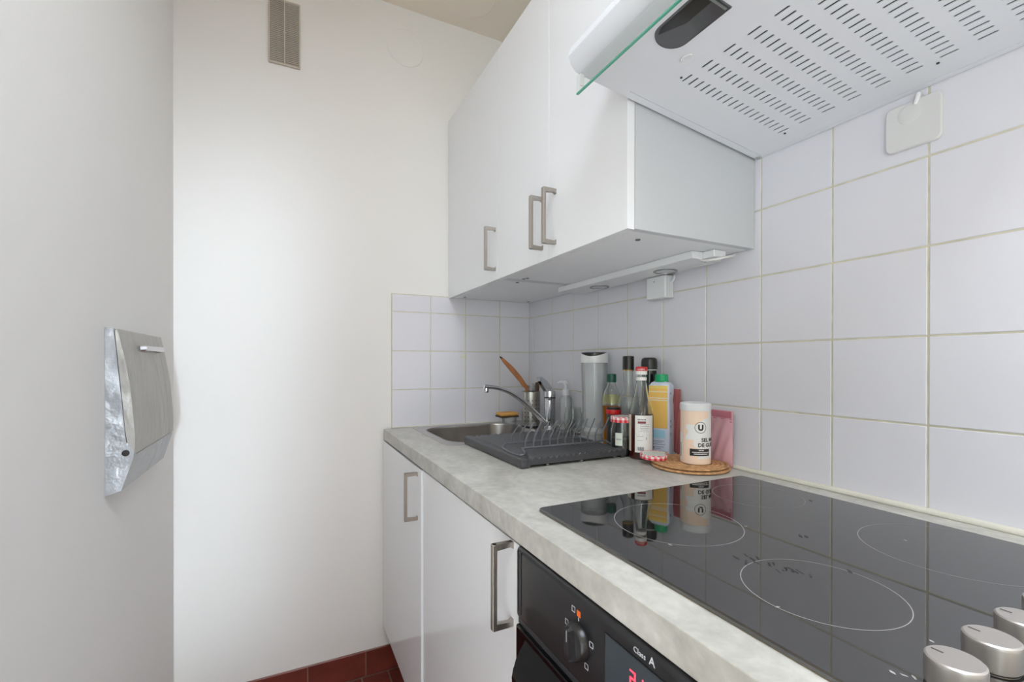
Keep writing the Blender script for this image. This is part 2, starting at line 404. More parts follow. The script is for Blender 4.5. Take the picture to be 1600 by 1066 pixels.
sm_ = bmesh.new(); box(sm_, -.0215, .0215, -.0022, .0022, -.0007, .0007); bmesh.ops.rotate(sm_, verts=sm_.verts, cent=(0, 0, 0), matrix=Matrix.Rotation(math.radians(-32), 3, 'X'))
slat_me = bpy.data.meshes.new('slat'); sm_.to_mesh(slat_me); sm_.free(); slat_me.materials.append(vent_m)
ns = 34
for k in range(ns):
    for cxs in (-.9983, -.9508):
        o = bpy.data.objects.new('slat', slat_me); COL.objects.link(o); o.parent = t
        o.location = Vector((cxs, -.0058, gz0+.005+(gz1-gz0-.009)*k/(ns-1)))-worg(t)

# ------------------------------------------------------------------ handles
def handle_bm(x, y, z0, z1, depth=.038):
    """bar handle on a front at plane x facing -x"""
    bm = nb(); w2 = .0052
    box(bm, x-depth, x-depth+.0085, y-w2, y+w2, z0, z1, .0012, 1)
    for zz, s in ((z0, 1), (z1, -1)):
        a = [(x-depth+.002, zz), (x-depth+.002, zz+s*.011), (x-.006, zz+s*.0085), (x, zz+s*.0125), (x, zz+s*.0005), (x-.01, zz)]
        # blade leg with a slightly flared foot
        va = [bm.verts.new((px, y-w2+.0003, pz)) for px, pz in a]; vb = [bm.verts.new((px, y+w2-.0003, pz)) for px, pz in a]
        bm.faces.new(va); bm.faces.new(vb[::-1])
        for k in range(len(a)):
            k2 = (k+1) % len(a); bm.faces.new((va[k], vb[k], vb[k2], va[k2]))
    return bm
def door(parent, x, th, y0, y1, z0, z1, hy, hz0, hz1, label=None):
    bm = nb(); box(bm, x, x+th, y0, y1, z0, z1, .0012, 2); d = build('door', bm, door_m, parent, label=label)
    build('handle', handle_bm(x, hy, hz0, hz1), nick, d, label='brushed nickel bar handle')
    return d
# upper cabinets (front plane x = -.375)
def upper(name_label, y0, y1, doors):
    t = T('wall_cabinet', (-.19, (y0+y1)/2, 1.351), name_label, 'cabinet', None)
    bm = nb()
    X0, X1, Z0, Z1, th = -.3555, -.001, 1.351, 2.071, .016
    box(bm, X0, X1, y0, y0+th, Z0, Z1, .0006, 1); box(bm, X0, X1, y1-th, y1, Z0, Z1, .0006, 1)
    box(bm, X0, X1, y0+th, y1-th, Z1-th, Z1); box(bm, X1-.006, X1, y0+th, y1-th, Z0, Z1-th)
    box(bm, X0, X1-.006, y0+th, y1-th, 1.70, 1.716)
    build('body', bm, carc_m, t)
    bm = nb(); box(bm, X0, X1-.006, y0+th, y1-th, Z0+.0004, Z0+.016); build('bottom_panel', bm, under_m, t, sm=False)
    for d in doors: door(t, -.375, .0185, d[0], d[1], 1.3495, 2.071, d[2], d[3], d[4])
    return t
ua = upper('white wall cabinet with one door, in the far corner', -.488, -.003, [(-.4878, -.004, -.468, 1.3785, 1.5155)])
ub = upper('white two-door wall cabinet beside the cooker hood', -1.0955, -.490, [(-.7962, -.4892, -.765, 1.3785, 1.5155), (-1.095, -.7978, -.829, 1.3785, 1.5155)])
for par, pts in ((ua, [(-.325, -.06), (-.29, -.455), (-.03, -.05)]), (ub, [(-.295, -.535), (-.295, -1.035), (-.30, -.52)])):
    for (px, py) in pts:
        bm = nb(); lathe(bm, [(.0055, 1.3515), (.0055, 1.3498), (.004, 1.3492), (0, 1.3495)], (px, py), 16); build('screw_cap', bm, mat('screw_grey', (112, 110, 108), .4, metal=.6), par)

# ------------------------------------------------------------------ base cabinets
def base(label, y0, y1, xf, d, ztop):
    t = T('base_cabinet', (-.31, (y0+y1)/2, -H), label, 'cabinet')
    bm = nb(); box(bm, xf+.0195, -.012, y0+.001, y1-.001, .078, .50, .0006, 1)
    box(bm, xf+.0195, xf+.045, y0+.001, y1-.001, .50, .78); box(bm, xf+.045, -.012, y0+.001, y0+.018, .5, .78); box(bm, xf+.045, -.012, y1-.018, y1-.001, .5, .78)
    box(bm, -.028, -.012, y0+.018, y1-.018, .5, .78)
    build('body', bm, carc_m, t)
    bm = nb(); box(bm, -.555, -.54, y0, y1, -H+.001, .078); build('plinth', bm, carc_m, t, sm=False)
    door(t, xf, .019, y0+.001, y1-.001, .079, ztop, d[0], d[1], d[2])
    return t
base('white gloss base cabinet in the corner, under the sink', -.555, -.003, -.637, (-.513, .640, .776), .7885)
base('white gloss base cabinet between the sink cabinet and the oven', -1.1345, -.557, -.632, (-1.110, .646, .788), .7885)

# ------------------------------------------------------------------ worktop with sink cut-out
YE = -2.05
SX0, SX1, SY0, SY1 = -.535, -.030, -.475, -.020      # sink flange
BX0, BX1, BY0, BY1 = -.502, -.135, -.442, -.060      # bowl
bm = nb()
hx = (BX0-.012, BX1+.012, BY0-.012, BY1+.012)
wx = (-.637, -.0005, YE, -.0145)
def fr(z, ins, r): return rrect(wx[0]+ins, wx[1]-ins*0, wx[2]+ins, wx[3], max(r, .0005), z)
loops = [rrect(*hx, .095, .795), rrect(*hx, .095, .8338), fr(.8338, .0016, .001), fr(.8333, .0007, .001), fr(.832, 0, .001), fr(.797, 0, .001), fr(.7955, .001, .001), rrect(wx[0]+.001, wx[1], wx[2]+.001, wx[3], .001, .795)]
loops.append(loops[0])
loft(bm, loops); bmesh.ops.remove_doubles(bm, verts=bm.verts, dist=1e-6)
build('worktop', bm, ct, label='pale grey concrete-look worktop running the length of the tiled wall', cat='worktop')
# back wall side of the worktop: the little return strip hidden by caulk
# sink
t = T('kitchen_sink', (-.29, -.25, .834), 'stainless steel inset sink bowl set in the worktop corner', 'sink')
bm = nb()
loops = [rrect(SX0, SX1, SY0, SY1, .03, .8342), rrect(SX0+.001, SX1-.001, SY0+.001, SY1-.001, .03, .8358), rrect(SX0+.006, SX1-.006, SY0+.006, SY1-.006, .028, .8364),
         rrect(BX0-.008, BX1+.008, BY0-.008, BY1+.008, .092, .8360), rrect(BX0-.002, BX1+.002, BY0-.002, BY1+.002, .088, .8345), rrect(BX0, BX1, BY0, BY1, .085, .829)]
build('rim', (loft(bm, loops), bm)[1], steel, t)
bm = nb()
loops = [rrect(BX0, BX1, BY0, BY1, .085, .829), rrect(BX0+.006, BX1-.006, BY0+.006, BY1-.006, .085, .72), rrect(BX0+.012, BX1-.012, BY0+.012, BY1-.012, .085, .695),
         rrect(BX0+.03, BX1-.03, BY0+.03, BY1-.03, .075, .682), rrect(BX0+.1, BX1-.1, BY0+.1, BY1-.1, .05, .677), rrect(-.325, -.315, -.255, -.245, .004, .674)]
loft(bm, loops, cap1=True); build('bowl', bm, steel, t)
bm = nb(); lathe(bm, [(.038, .6765), (.038, .680), (.030, .681), (.028, .678), (0, .677)], (-.32, -.25), 24); build('drain', bm, chrome, t)

# ------------------------------------------------------------------ tap
t = T('kitchen_tap', (-.075, -.30, .836), 'chrome single-lever mixer tap with a long arched spout behind the sink', 'tap')
fx, fy = -.072, -.30
bm = nb(); lathe(bm, [(.026, .8365), (.026, .842), (.0235, .845), (.0215, .848), (.0215, .945), (.0225, .951), (.0225, .953)], (fx, fy), 40); build('body', bm, chrome, t)
bm = nb(); lathe(bm, [(.0215, .9532), (.0220, .9555), (.0215, .958)], (fx, fy), 40); build('seal_ring', bm, bcap, t, label='black seal ring')
bm = nb(); lathe(bm, [(.0225, .9582), (.0225, .972), (.0215, .980), (.016, .986), (0, .988)], (fx, fy), 40)
# raised paddle lever
pv = [(-.052, .966), (-.066, .990), (-.090, 1.018), (-.112, 1.034), (-.123, 1.031), (-.118, 1.016), (-.103, .994), (-.090, .976)]
va = [bm.verts.new((x, fy-.013, z)) for x, z in pv]; vb = [bm.verts.new((x, fy+.013, z)) for x, z in pv]
bm.faces.new(va); bm.faces.new(vb[::-1])
for k in range(len(pv)): bm.faces.new((va[k], vb[k], vb[(k+1) % len(pv)], va[(k+1) % len(pv)]))
build('lever', bm, chrome, t)
bm = nb(); tube(bm, [(fx-.008, fy, .852), (-.100, fy, .866), (-.128, fy, .893), (-.165, fy, .925), (-.205, fy, .957), (-.252, fy, .983), (-.300, fy, .998), (-.343, fy, 1.003)],
                [.0125, .012, .0112, .0102, .0092, .0086, .0088, .0095], 16, smoothn=5, flat=(1.15, .85))
build('spout', bm, chrome, t)
bm = nb(); lathe(bm, [(.0085, .999), (.0090, .990), (.0090, .984), (.0078, .981), (0, .982)], (-.334, fy), 20); build('aerator', bm, chrome, t)

# ------------------------------------------------------------------ hob
t = T('ceramic_hob', (-.327, -1.41, .834), 'black ceramic glass hob with ringed cooking zones set in the worktop', 'hob')
HX0, HX1, HY0, HY1 = -.588, -.074, -1.70, -1.118
bm = nb(); loft(bm, [rrect(HX0+.001, HX1-.001, HY0+.001, HY1-.001, .008, .8340), rrect(HX0+.001, HX1-.001, HY0+.001, HY1-.001, .008, .8352)], cap0=True, cap1=True)
build('seal', bm, mat('amber_seal', (150, 128, 84), .5), t)
bm = nb(); loft(bm, [rrect(HX0, HX1, HY0, HY1, .008, .8352), rrect(HX0, HX1, HY0, HY1, .008, .8385), rrect(HX0+.0018, HX1-.0018, HY0+.0018, HY1-.0018, .007, .8398)], cap0=True, cap1=True)
build('glass_top', bm, hb, t, sm=False)
ring_m = mat('hob_ring_print', (150, 147, 146), .4)
def ring(c, r, w_=.0010, a0=0, a1=2*PI, n=96):
    bm = nb(); patch(bm, lambda u, v: (c[0]+(r-w_/2+w_*v)*math.cos(a0+(a1-a0)*u), c[1]+(r-w_/2+w_*v)*math.sin(a0+(a1-a0)*u), .8399), n, 1)
    return build('zone_ring', bm, ring_m, t)
ring((-.430, -1.275), .094); ring((-.185, -1.235), .076, .0008); ring((-.452, -1.500), .077); ring((-.185, -1.515), .100, .0008)
# burnt-on smudges and crumbs on the glass
def blob(c, rx, ry, rot, m_, n=14, z=.83995):
    bm = nb(); P = []
    for k in range(n):
        a = 2*PI*k/n; q = random.uniform(.55, 1); x = rx*math.cos(a)*q; y = ry*math.sin(a)*q
        P.append(bm.verts.new((c[0]+x*math.cos(rot)-y*math.sin(rot), c[1]+x*math.sin(rot)+y*math.cos(rot), z)))
    bm.faces.new(P); return bm
smd = mat('hob_smudge', (44, 42, 42), .55)
bm = nb()
for k in range(26):
    q = random.random(); c = (-.462+.030*q+random.gauss(0, .006), -1.408-.055*q+random.gauss(0, .007))
    merge(bm, blob(c, random.uniform(.002, .008), random.uniform(.0008, .002), random.uniform(.6, 1.4), smd))
for c in ((-.375, -1.49), (-.31, -1.40), (-.315, -1.395), (-.13, -1.30)):
    merge(bm, blob(c, .007, .0025, .9, smd))
build('burnt_stain', bm, smd, t, kind='stuff')
crumb = mat('hob_crumb', (176, 172, 168), .6)
bm = nb()
for c in ((-.506, -1.337), (-.528, -1.503), (-.35, -1.335), (-.536, -1.612), (-.532, -1.617), (-.540, -1.606), (-.46, -1.60), (-.2, -1.47)):
    merge(bm, blob(c, .0035, .0014, random.uniform(0, 3), crumb))
build('crumbs', bm, crumb, t, kind='stuff')
for k, yk in enumerate((-.5195, -.4555, -.3915, -.3275)):
    bm = nb(); lathe(bm, [(.0165, .8402), (.0165, .8412), (.0180, .842), (.0184, .8595), (.0179, .8620), (.0166, .8631), (.0, .8633)], (yk, -1.637), 48)
    kn = build('control_knob', bm, knob_m, t)
    bm = nb(); box(bm, yk-.0008, yk+.0008, -1.6300, -1.6225, .8632, .8635); build('pointer_mark', bm, mat('pointer_grey', (92, 84, 82), .5), kn, sm=False)

# ------------------------------------------------------------------ oven
t = T('built_in_oven', (-.33, -1.436, .10), 'black built-in oven under the hob with a red lit display', 'oven')
OY0, OY1 = -1.733, -1.137
bm = nb(); box(bm, -.60, -.02, OY0+.01, OY1-.004, .10, .79); build('body', bm, blk, t, sm=False)
bm = nb(); box(bm, -.6405, -.598, OY0, OY1, .6765, .7925, .009, 4)
cp = build('control_panel', bm, blk, t)
bm = nb(); box(bm, -.6345, -.60, OY0+.001, OY1-.0005, .666, .6775); build('trim_strip', bm, mat('dark_trim', (48, 49, 52), .35), t, sm=False)
bm = nb(); box(bm, -.6400, -.600, OY0, OY1, .10, .6655, .004, 2); dr = build('door', bm, blkg, t)
bm = nb()      # broad handle: top slopes down from the door, rounded nose
pf = [(-.6398, .656), (-.6450, .645), (-.655, .628), (-.6605, .617), (-.663, .604), (-.662, .590), (-.657, .578), (-.648, .572), (-.6398, .570)]
ya, yb = -1.168, -1.71
va = [bm.verts.new((x, ya, z)) for x, z in pf]; vb = [bm.verts.new((x, yb, z)) for x, z in pf]
bm.faces.new(va); bm.faces.new(vb[::-1])
for k in range(len(pf)): bm.faces.new((va[k], vb[k], vb[(k+1) % len(pf)], va[(k+1) % len(pf)]))
bmesh.ops.bevel(bm, geom=[e for e in bm.edges if abs(e.verts[0].co.y-e.verts[1].co.y) < 1e-6], offset=.002, segments=2, affect='EDGES')
build('handle', bm, blkg, dr)
# left end pillar of the panel, recessed line
bm = nb(); box(bm, -.6414, -.6395, -1.1595, -1.1580, .690, .787); box(bm, -.6414, -.6395, -1.1480, -1.1475, .690, .787)
build('end_groove', bm, bcap, cp)
KY, KZ = -1.3160, .7335
bm = nb(); Mx = Matrix.Translation((-.6405, KY, KZ)) @ Matrix.Rotation(-PI/2, 4, 'Y')
lathe(bm, [(.0235, 0), (.0235, .003), (.0215, .008), (.0195, .010), (0, .0105)], n=40, M=Mx)
kn = build('selector_knob', bm, bcap, t)
bm = nb()
g = [(-.0165, -.0015), (-.0060, .0105), (.0060, .0105), (.0165, -.0015), (.0155, -.0165), (-.0155, -.0165)]
# grip blade, wider at the bottom, pointing up
A = [(0, .021), (.0045, .019), (.009, -.016), (.0065, -.020), (-.0065, -.020), (-.009, -.016), (-.0045, .019)]
lo = [(-.6505, KY-a, KZ+b2) for a, b2 in A]; hi = [(-.6590, KY-a*.72, KZ+b2*.93) for a, b2 in A]
loft(bm, [lo, hi], cap0=True, cap1=True); build('grip', bm, mat('knob_grip', (34, 34, 36), .15, coat=.4), kn)
bm = nb(); box(bm, -.6592, -.6589, KY-.0004, KY+.0004, KZ+.004, KZ+.018); build('grip_line', bm, mark, kn, sm=False)
def icon(y, z, s=.0036, w_=.0006):
    bm = nb(); X0, X1 = -.6409, -.6404
    box(bm, X0, X1, y-s, y+s, z+s-w_, z+s); box(bm, X0, X1, y-s, y+s, z-s, z-s+w_); box(bm, X0, X1, y+s-w_, y+s, z-s, z+s); box(bm, X0, X1, y-s, y-s+w_, z-s, z+s); return bm
for (iy, iz) in ((-1.3045, .7690), (-1.2890, .7445), (-1.3430, .7435), (-1.3330, .7115)):
    build('printed_symbol', icon(iy, iz), mark, cp, sm=False)
bm = nb(); box(bm, -.6409, -.6404, -1.3200, -1.3125, .7645, .7720); build('printed_symbol', bm, orange, cp, label='orange square symbol', sm=False)
bm = nb(); box(bm, -.6409, -.6404, -1.3166, -1.3156, .7590, .7635); build('printed_symbol', bm, mark, cp, sm=False)
bm = nb(); merge(bm, put_x(text_bm('Class', .0088, .00015), -.6407, -1.4180, .7790)); merge(bm, put_x(text_bm('A', .0125, .00015, .0001), -.6407, -1.4415, .7790))
build('lettering', bm, mark, cp, sm=False)
bm = nb(); box(bm, -.6412, -.6400, -1.55, -1.3700, .705, .7730, .0004, 1)
dp = build('display', bm, mat('display_glass', (58, 66, 72), .10), t)
bm = nb(); box(bm, -.6415, -.6402, -1.551, -1.3692, .7728, .7738); box(bm, -.6415, -.6402, -1.3702, -1.3692, .704, .7738); build('display_frame', bm, bcap, dp, sm=False)
SEG = {'2': 'abged', '1': 'bc', '0': 'abcdef'}
def digit(ch, y, z, w_=.0085, h=.0165):
    bm = nb(); q = .0014; X0, X1 = -.6418, -.6412; m2 = h/2
    S = {'a': (0, w_, h-q, h), 'd': (0, w_, 0, q), 'g': (0, w_, m2-q/2, m2+q/2), 'f': (0, q, m2, h), 'e': (0, q, 0, m2), 'b': (w_-q, w_, m2, h), 'c': (w_-q, w_, 0, m2)}
    for s in SEG[ch]:
        a, b2, c2, d2 = S[s]; box(bm, X0, X1, y-b2, y-a, z+c2, z+d2)
    return bm
for ch, yy in (('2', -1.4135), ('1', -1.4255), ('0', -1.4425)):
    build('display_digit', digit(ch, yy, .7405), ledred, dp, sm=False)

# ------------------------------------------------------------------ cooker hood
t = T('cooker_hood', (-.26, -1.40, 1.55), 'white cooker hood with slotted filter and green-edged glass visor above the hob', 'cooker hood')
HYa, HYb = -1.102, -1.700
hz = lambda x: 1.553-.12*x
bm = nb()
# side profile (x,z) of the shell: nose, sloping front, flat top
prof = [(-.002, hz(-.002)), (-.012, hz(-.012)), (-.012, hz(-.012)+.004), (-.3895, hz(-.3895)+.004), (-.3895, hz(-.3895)), (-.494, hz(-.494)), (-.503, hz(-.494)+.003), (-.512, hz(-.494)+.013), (-.517, hz(-.494)+.026), (-.512, 1.655), (-.46, 1.70), (-.25, 1.712), (-.002, 1.712)]
def extr(bm, prof, a, b2):
    va = [bm.verts.new((x, a, z)) for x, z in prof]; vb = [bm.verts.new((x, b2, z)) for x, z in prof]
    bm.faces.new(va); bm.faces.new(vb[::-1])
    for k in range(len(prof)): bm.faces.new((va[k], vb[k], vb[(k+1) % len(prof)], va[(k+1) % len(prof)]))
extr(bm, prof, HYa, HYb)
# end rims (the filter sits between them)
for a, b2 in ((HYa, HYa-.016), (HYb+.016, HYb)):
    extr(bm, [(-.003, hz(-.003)), (-.3895, hz(-.3895)), (-.3895, hz(-.3895)+.006), (-.003, hz(-.003)+.006)], a, b2)
build('shell', bm, hood_m, t)
# slotted filter plate with true openings
bm = nb(); NX, NY = 19, 13; sxp, syp = .015, .0435
fx0, fy0 = -.332-.0075, -1.2030+.02175
def fz(x): return hz(x)+.0008
fy_lo, fy_hi = HYb+.0165, HYa-.0165; fx_lo, fx_hi = -.389, -.0122
for ix in range(NX):
    for iy in range(11):
        cx_, cy_ = -.332+ix*sxp, -1.2030-iy*syp
        if cy_-.02175 < fy_lo: continue
        o4 = [(-1, -1), (0, -1), (1, -1), (1, 0), (1, 1), (0, 1), (-1, 1), (-1, 0)]
        O = [(cx_+a*sxp/2, cy_+b2*syp/2) for a, b2 in o4]
        hw, hh = .0021, .0122
        I = [(cx_+a, cy_+b2) for a, b2 in ((-hw, -hh+hw), (0, -hh), (hw, -hh+hw), (hw, 0), (hw, hh-hw), (0, hh), (-hw, hh-hw), (-hw, 0))]
        vo = [bm.verts.new((x, y, fz(x))) for x, y in O]; vi = [bm.verts.new((x, y, fz(x))) for x, y in I]; vd = [bm.verts.new((x, y, fz(x)+.0016)) for x, y in I]
        for k in range(8):
            k2 = (k+1) % 8; bm.faces.new((vo[k], vo[k2], vi[k2], vi[k])); bm.faces.new((vi[k], vi[k2], vd[k2], vd[k]))
yl = -1.2030+syp/2; nrow = sum(1 for iy in range(11) if -1.2030-iy*syp-.02175 >= fy_lo); ylo = yl-nrow*syp; xl, xr = -.332-sxp/2, -.332-sxp/2+NX*sxp
for a, b2, c2, d2 in ((fx_lo, xl, fy_lo, fy_hi), (xr, fx_hi, fy_lo, fy_hi), (xl, xr, yl, fy_hi), (xl, xr, fy_lo, ylo)):
    bm.faces.new([bm.verts.new((x, y, fz(x))) for x, y in ((a, c2), (b2, c2), (b2, d2), (a, d2))])
build('filter_plate', bm, hood_m, t, sm=False)
bm = nb(); V = [bm.verts.new((x, y, fz(x)+.0022)) for x, y in ((fx_lo, fy_lo), (fx_hi, fy_lo), (fx_hi, fy_hi), (fx_lo, fy_hi))]; bm.faces.new(V)
build('filter_mesh', bm, slotd, t, label='dark filter behind the slots', sm=False)
for px, py in ((-.342, -1.199), (-.052, -1.200), (-.052, -1.447)):
    bm = nb(); lathe(bm, [(.0022, hz(px)+.001), (.0022, hz(px)-.0006), (0, hz(px)-.001)], (px, py), 12); build('screw', bm, slotd, t)
# dark lamp cover
LX0, LX1, LYf = -.455, -.396, -1.232
def capl(ins, dz):
    P = []; r = (LX1-LX0)/2-ins; cx_ = (LX0+LX1)/2
    for k in range(17):
        a = PI*k/16; P.append((cx_+r*math.cos(a), LYf-.030+ r*.95*math.sin(a)))
    P += [(cx_-r, -1.345-.0+ins*.5), (cx_+r, -1.345+ins*.5)]
    return [(x, y, hz(x)+dz) for x, y in P]
bm = nb(); loft(bm, [capl(0, .0002), capl(.0012, -.0022), capl(.004, -.0012)], cap1=True)
lc = build('lamp_cover', bm, smoke, t, label='smoked grey lamp cover')
bm = nb(); V = [bm.verts.new((x, y, hz(x)-.0022)) for x, y in ((-.447, -1.337), (-.401, -1.337), (-.401, -1.341), (-.447, -1.341))]; bm.faces.new(V); build('cover_rib', bm, mat('cover_rib', (120, 126, 120), .3), lc)
bm = nb(); V = [bm.verts.new((x, y, hz(x)-.0022)) for x, y in ((-.4515, -1.262), (-.446, -1.250), (-.428, -1.290), (-.428, -1.336), (-.4515, -1.336))]; bm.faces.new(V); build('recess_shade', bm, mat('recess_shade', (44, 44, 45), .15), lc)  # flat dark patch painted for the shaded half of the lamp recess
bm = nb()
loft(bm, [[(-.369+(.0072+a)*math.cos(2*PI*k/28), -1.237+(.0095+a)*math.sin(2*PI*k/28), hz(-.369)+dz) for k in range(28)] for a, dz in ((0, .001), (0, -.0006), (.002, -.0006), (.002, .001))])
build('embossed_mark', bm, whi, t)
# glass visor: pane hanging under the nose
bm = nb(); box(bm, -.4990, -.4950, HYb, HYa+.001, 1.5768, 1.6085, .0004, 1); vz = build('glass_visor', bm, gedge, t, label='clear glass visor with green edge')
bm = nb(); box(bm, -.4991, -.4949, HYb, HYa+.001, 1.5745, 1.5768); build('polished_edge', bm, gedge2, vz, sm=False)
bm = nb(); box(bm, -.4945, -.486, HYa-.006, HYa-.002, 1.590, 1.612, .001, 1); build('hinge_clip', bm, white_p, t)

# ------------------------------------------------------------------ light strip under the wall cabinet
t = T('under_cabinet_light', (-.07, -.73, 1.331), 'slim white light strip with two round spots under the wall cabinets', 'light strip')
bm = nb(); box(bm, -.118, -.022, -1.022, -.432, 1.3325, 1.3508, .002, 2); build('housing', bm, white_p, t)
for py in (-.594, -.880):
    bm = nb(); lathe(bm, [(.031, 1.3324), (.031, 1.3300), (.0285, 1.3293), (.026, 1.3300), (.0255, 1.3315)], (-.062, py), 40); sp = build('spot_ring', bm, mat('ring_grey', (150, 152, 154), .2, metal=.8), t)
    bm = nb(); lathe(bm, [(.0258, 1.3322), (.0255, 1.3312), (.02, 1.3306), (0, 1.3303)], (-.062, py), 32); build('spot_lens', bm, mat('frosted_lens', (206, 210, 212), .25), sp)
bm = nb(); box(bm, -.060, -.050, -.982, -.968, 1.3312, 1.3326, .0006, 1); build('switch', bm, white_p, t)
bm = nb(); lathe(bm, [(.003, 1.3324), (.003, 1.3318), (0, 1.3316)], (-.06, -1.008), 12); build('screw', bm, slotd, t)
bm = nb(); box(bm, -.085, -.045, -1.055, -1.0215, 1.334, 1.3508, .002, 1); build('plug_block', bm, white_p, t)
bm = nb(); tube(bm, [(-.085, -1.015, 1.3335), (-.083, -1.032, 1.3285), (-.07, -1.048, 1.330), (-.052, -1.058, 1.334), (-.035, -1.064, 1.337), (-.022, -1.060, 1.3425)], .0032, 8, smoothn=5); build('cable', bm, white_h, t)
# plug adapter on the tiles
t = T('plug_adapter', (-.015, -.815, 1.27), 'white plug adapter on the tiles under the light strip', 'adapter')
bm = nb(); box(bm, -.034, -.0005, -.851, -.777, 1.268, 1.3315, .004, 3); build('body', bm, white_p, t)
bm = nb()
for k in range(3): box(bm, -.027+k*.007, -.0255+k*.007, -.8518, -.8505, 1.272, 1.3255)
build('side_rib', bm, carc_m, t)
bm = nb(); tube(bm, [(-.012, -.853, 1.312), (-.014, -.862, 1.316), (-.013, -.864, 1.325), (-.010, -.860, 1.331)], .0028, 8, smoothn=4); build('cable', bm, white_p, t)
bm = nb(); lathe(bm, [(.0015, 0), (.0015, .001)], n=10, M=Matrix.Translation((-.0335, -.809, 1.317)) @ Matrix.Rotation(-PI/2, 4, 'Y')); build('indicator', bm, slotd, t)

# ------------------------------------------------------------------ square plastic plate below the hood
t = T('adhesive_wall_plate', (-.005, -1.396, 1.459), 'square white plastic plate stuck on the tiles just below the hood', 'wall plate')
bm = nb()
def yz(y0, y1, z0, z1, r, x): return [(x, a, b2) for a, b2, _ in rrect(y0, y1, z0, z1, r, 0, 6)]
loft(bm, [yz(-1.435, -1.356, 1.459, 1.5385, .010, -.0004), yz(-1.435, -1.356, 1.459, 1.5385, .010, -.0055), yz(-1.4335, -1.3575, 1.4605, 1.537, .009, -.0075)], cap0=True, cap1=True)
build('plate', bm, white_h, t)
bm = nb(); lathe(bm, [(.018, 0), (.0165, .0008), (.011, .0016), (0, .002)], n=28, M=Matrix.Translation((-.0073, -1.392, 1.518)) @ Matrix.Rotation(-PI/2, 4, 'Y')); build('glue_blob', bm, white_h, t)
bm = nb(); tube(bm, [(-.008, -1.400, 1.530), (-.010, -1.404, 1.538), (-.008, -1.405, 1.546)], .0035, 8, smoothn=3); build('glue_blob', bm, white_p, t)

# ------------------------------------------------------------------ rubbish chute hatch on the left wall
t = T('chute_hatch', (XL, -.45, .82), 'old cast aluminium rubbish chute hatch mounted on the left wall', 'hatch')
ya, yb = -.628, -.272
side = [(-1.2935, 1.156), (-1.273, 1.154), (-1.263, 1.10), (-1.2535, 1.035), (-1.249, .981), (-1.2465, .945), (-1.2455, .919), (-1.2485, .893), (-1.268, .829), (-1.2935, .820)]
gap = [(-1.2785, 1.150), (-1.2725, 1.08), (-1.2665, 1.01), (-1.2620, .95), (-1.2590, .925)]
# cheeks + bottom casting
bm = nb()
cheek = [(-1.2935, 1.156), (-1.2795, 1.154)]+[(x-.0008, z) for x, z in gap]+[(-1.2475, .920), (-1.2485, .893), (-1.268, .829), (-1.2935, .820)]
for a, b2 in ((ya, ya+.016), (yb-.016, yb)):
    extr(bm, cheek, a, b2)
extr(bm, [(-1.2935, .912), (-1.2488, .898), (-1.2495, .890), (-1.268, .829), (-1.2935, .820)], ya+.016, yb-.016)
extr(bm, [(-1.2935, 1.156), (-1.2795, 1.154), (-1.280, 1.140), (-1.2935, 1.140)], ya+.016, yb-.016)
build('frame', bm, alu, t)
# curved door flap, its edge returned over the cheeks
bm = nb()
front = [(-1.2735, 1.1535), (-1.268, 1.127), (-1.263, 1.10), (-1.258, 1.068), (-1.2535, 1.035), (-1.251, 1.008), (-1.249, .981), (-1.2475, .963), (-1.2465, .945), (-1.2460, .93), (-1.2460, .919), (-1.2470, .9005)]
back = [(-1.2520, .9195), (-1.2582, .924)]+[(x+.0006, z) for x, z in gap[::-1]][1:]
extr(bm, front+back, ya-.001, yb+.001)
fl = build('door_flap', bm, alu_p, t)
bm = nb(); tube(bm, [(-1.2665, -.50, 1.118), (-1.258, -.497, 1.119), (-1.2575, -.46, 1.1195), (-1.2575, -.33, 1.1195), (-1.2665, -.325, 1.118)], .0045, 8, flat=(.8, 1.4)); build('handle', bm, chrome, fl)
bm = nb(); lathe(bm, [(.0062, 0), (.0062, .002), (.005, .003), (0, .0035)], n=24, M=Matrix.Translation((-1.2608, ya+.0002, .904)) @ Matrix.Rotation(PI/2, 4, 'X')); build('pivot_bolt', bm, dark, t, label='dark pivot bolt')
for (py, pz, px) in ((-.45, .862, -1.2585), (-.445, .932, -1.2463)):
    bm = nb(); lathe(bm, [(.003, 0), (.003, .0015), (0, .002)], n=12, M=Matrix.Translation((px, py, pz)) @ Matrix.Rotation(-PI/2, 4, 'Y')); build('rivet', bm, slotd, t)

# ------------------------------------------------------------------ drainer mat
t = T('draining_board', (-.315, -.64, .834), 'charcoal ribbed plastic draining board beside the sink', 'draining board')
DX0, DX1, DY0, DY1 = -.470, -.160, -.834, -.452
bm = nb()
def wob(x): return .0026*math.sin((x-DX0)/.0165*2*PI)
nx = 114; zt = .8575
inX0 = DX0+.022
rowsy = [DY0, DY0+.0004, DY0+.003, DY1-.003, DY1-.0004, DY1]
def top(x, y):
    e = 1 if x > inX0 and x < DX1-.004 else 0
    return zt+(wob(x)-.0010)*e
xs = [DX0+(DX1-DX0)*k/nx for k in range(nx+1)]
L0 = [[bm.verts.new((x, y, (.8405 if (DX0+.02 < x < DX1-.012) else .8345))) for x in xs] for y in (DY0, DY1)]
L1 = [[bm.verts.new((x, y, top(x, y)-(.002 if y in (DY0, DY1) else 0))) for x in xs] for y in (DY0, DY0+.002, DY1-.002, DY1)]
def strip(A, B):
    for k in range(len(A)-1): bm.faces.new((A[k], A[k+1], B[k+1], B[k]))
strip(L0[0], L1[0]); strip(L1[0], L1[1]); strip(L1[1], L1[2]); strip(L1[2], L1[3]); strip(L1[3], L0[1]); strip(L0[1], L0[0])
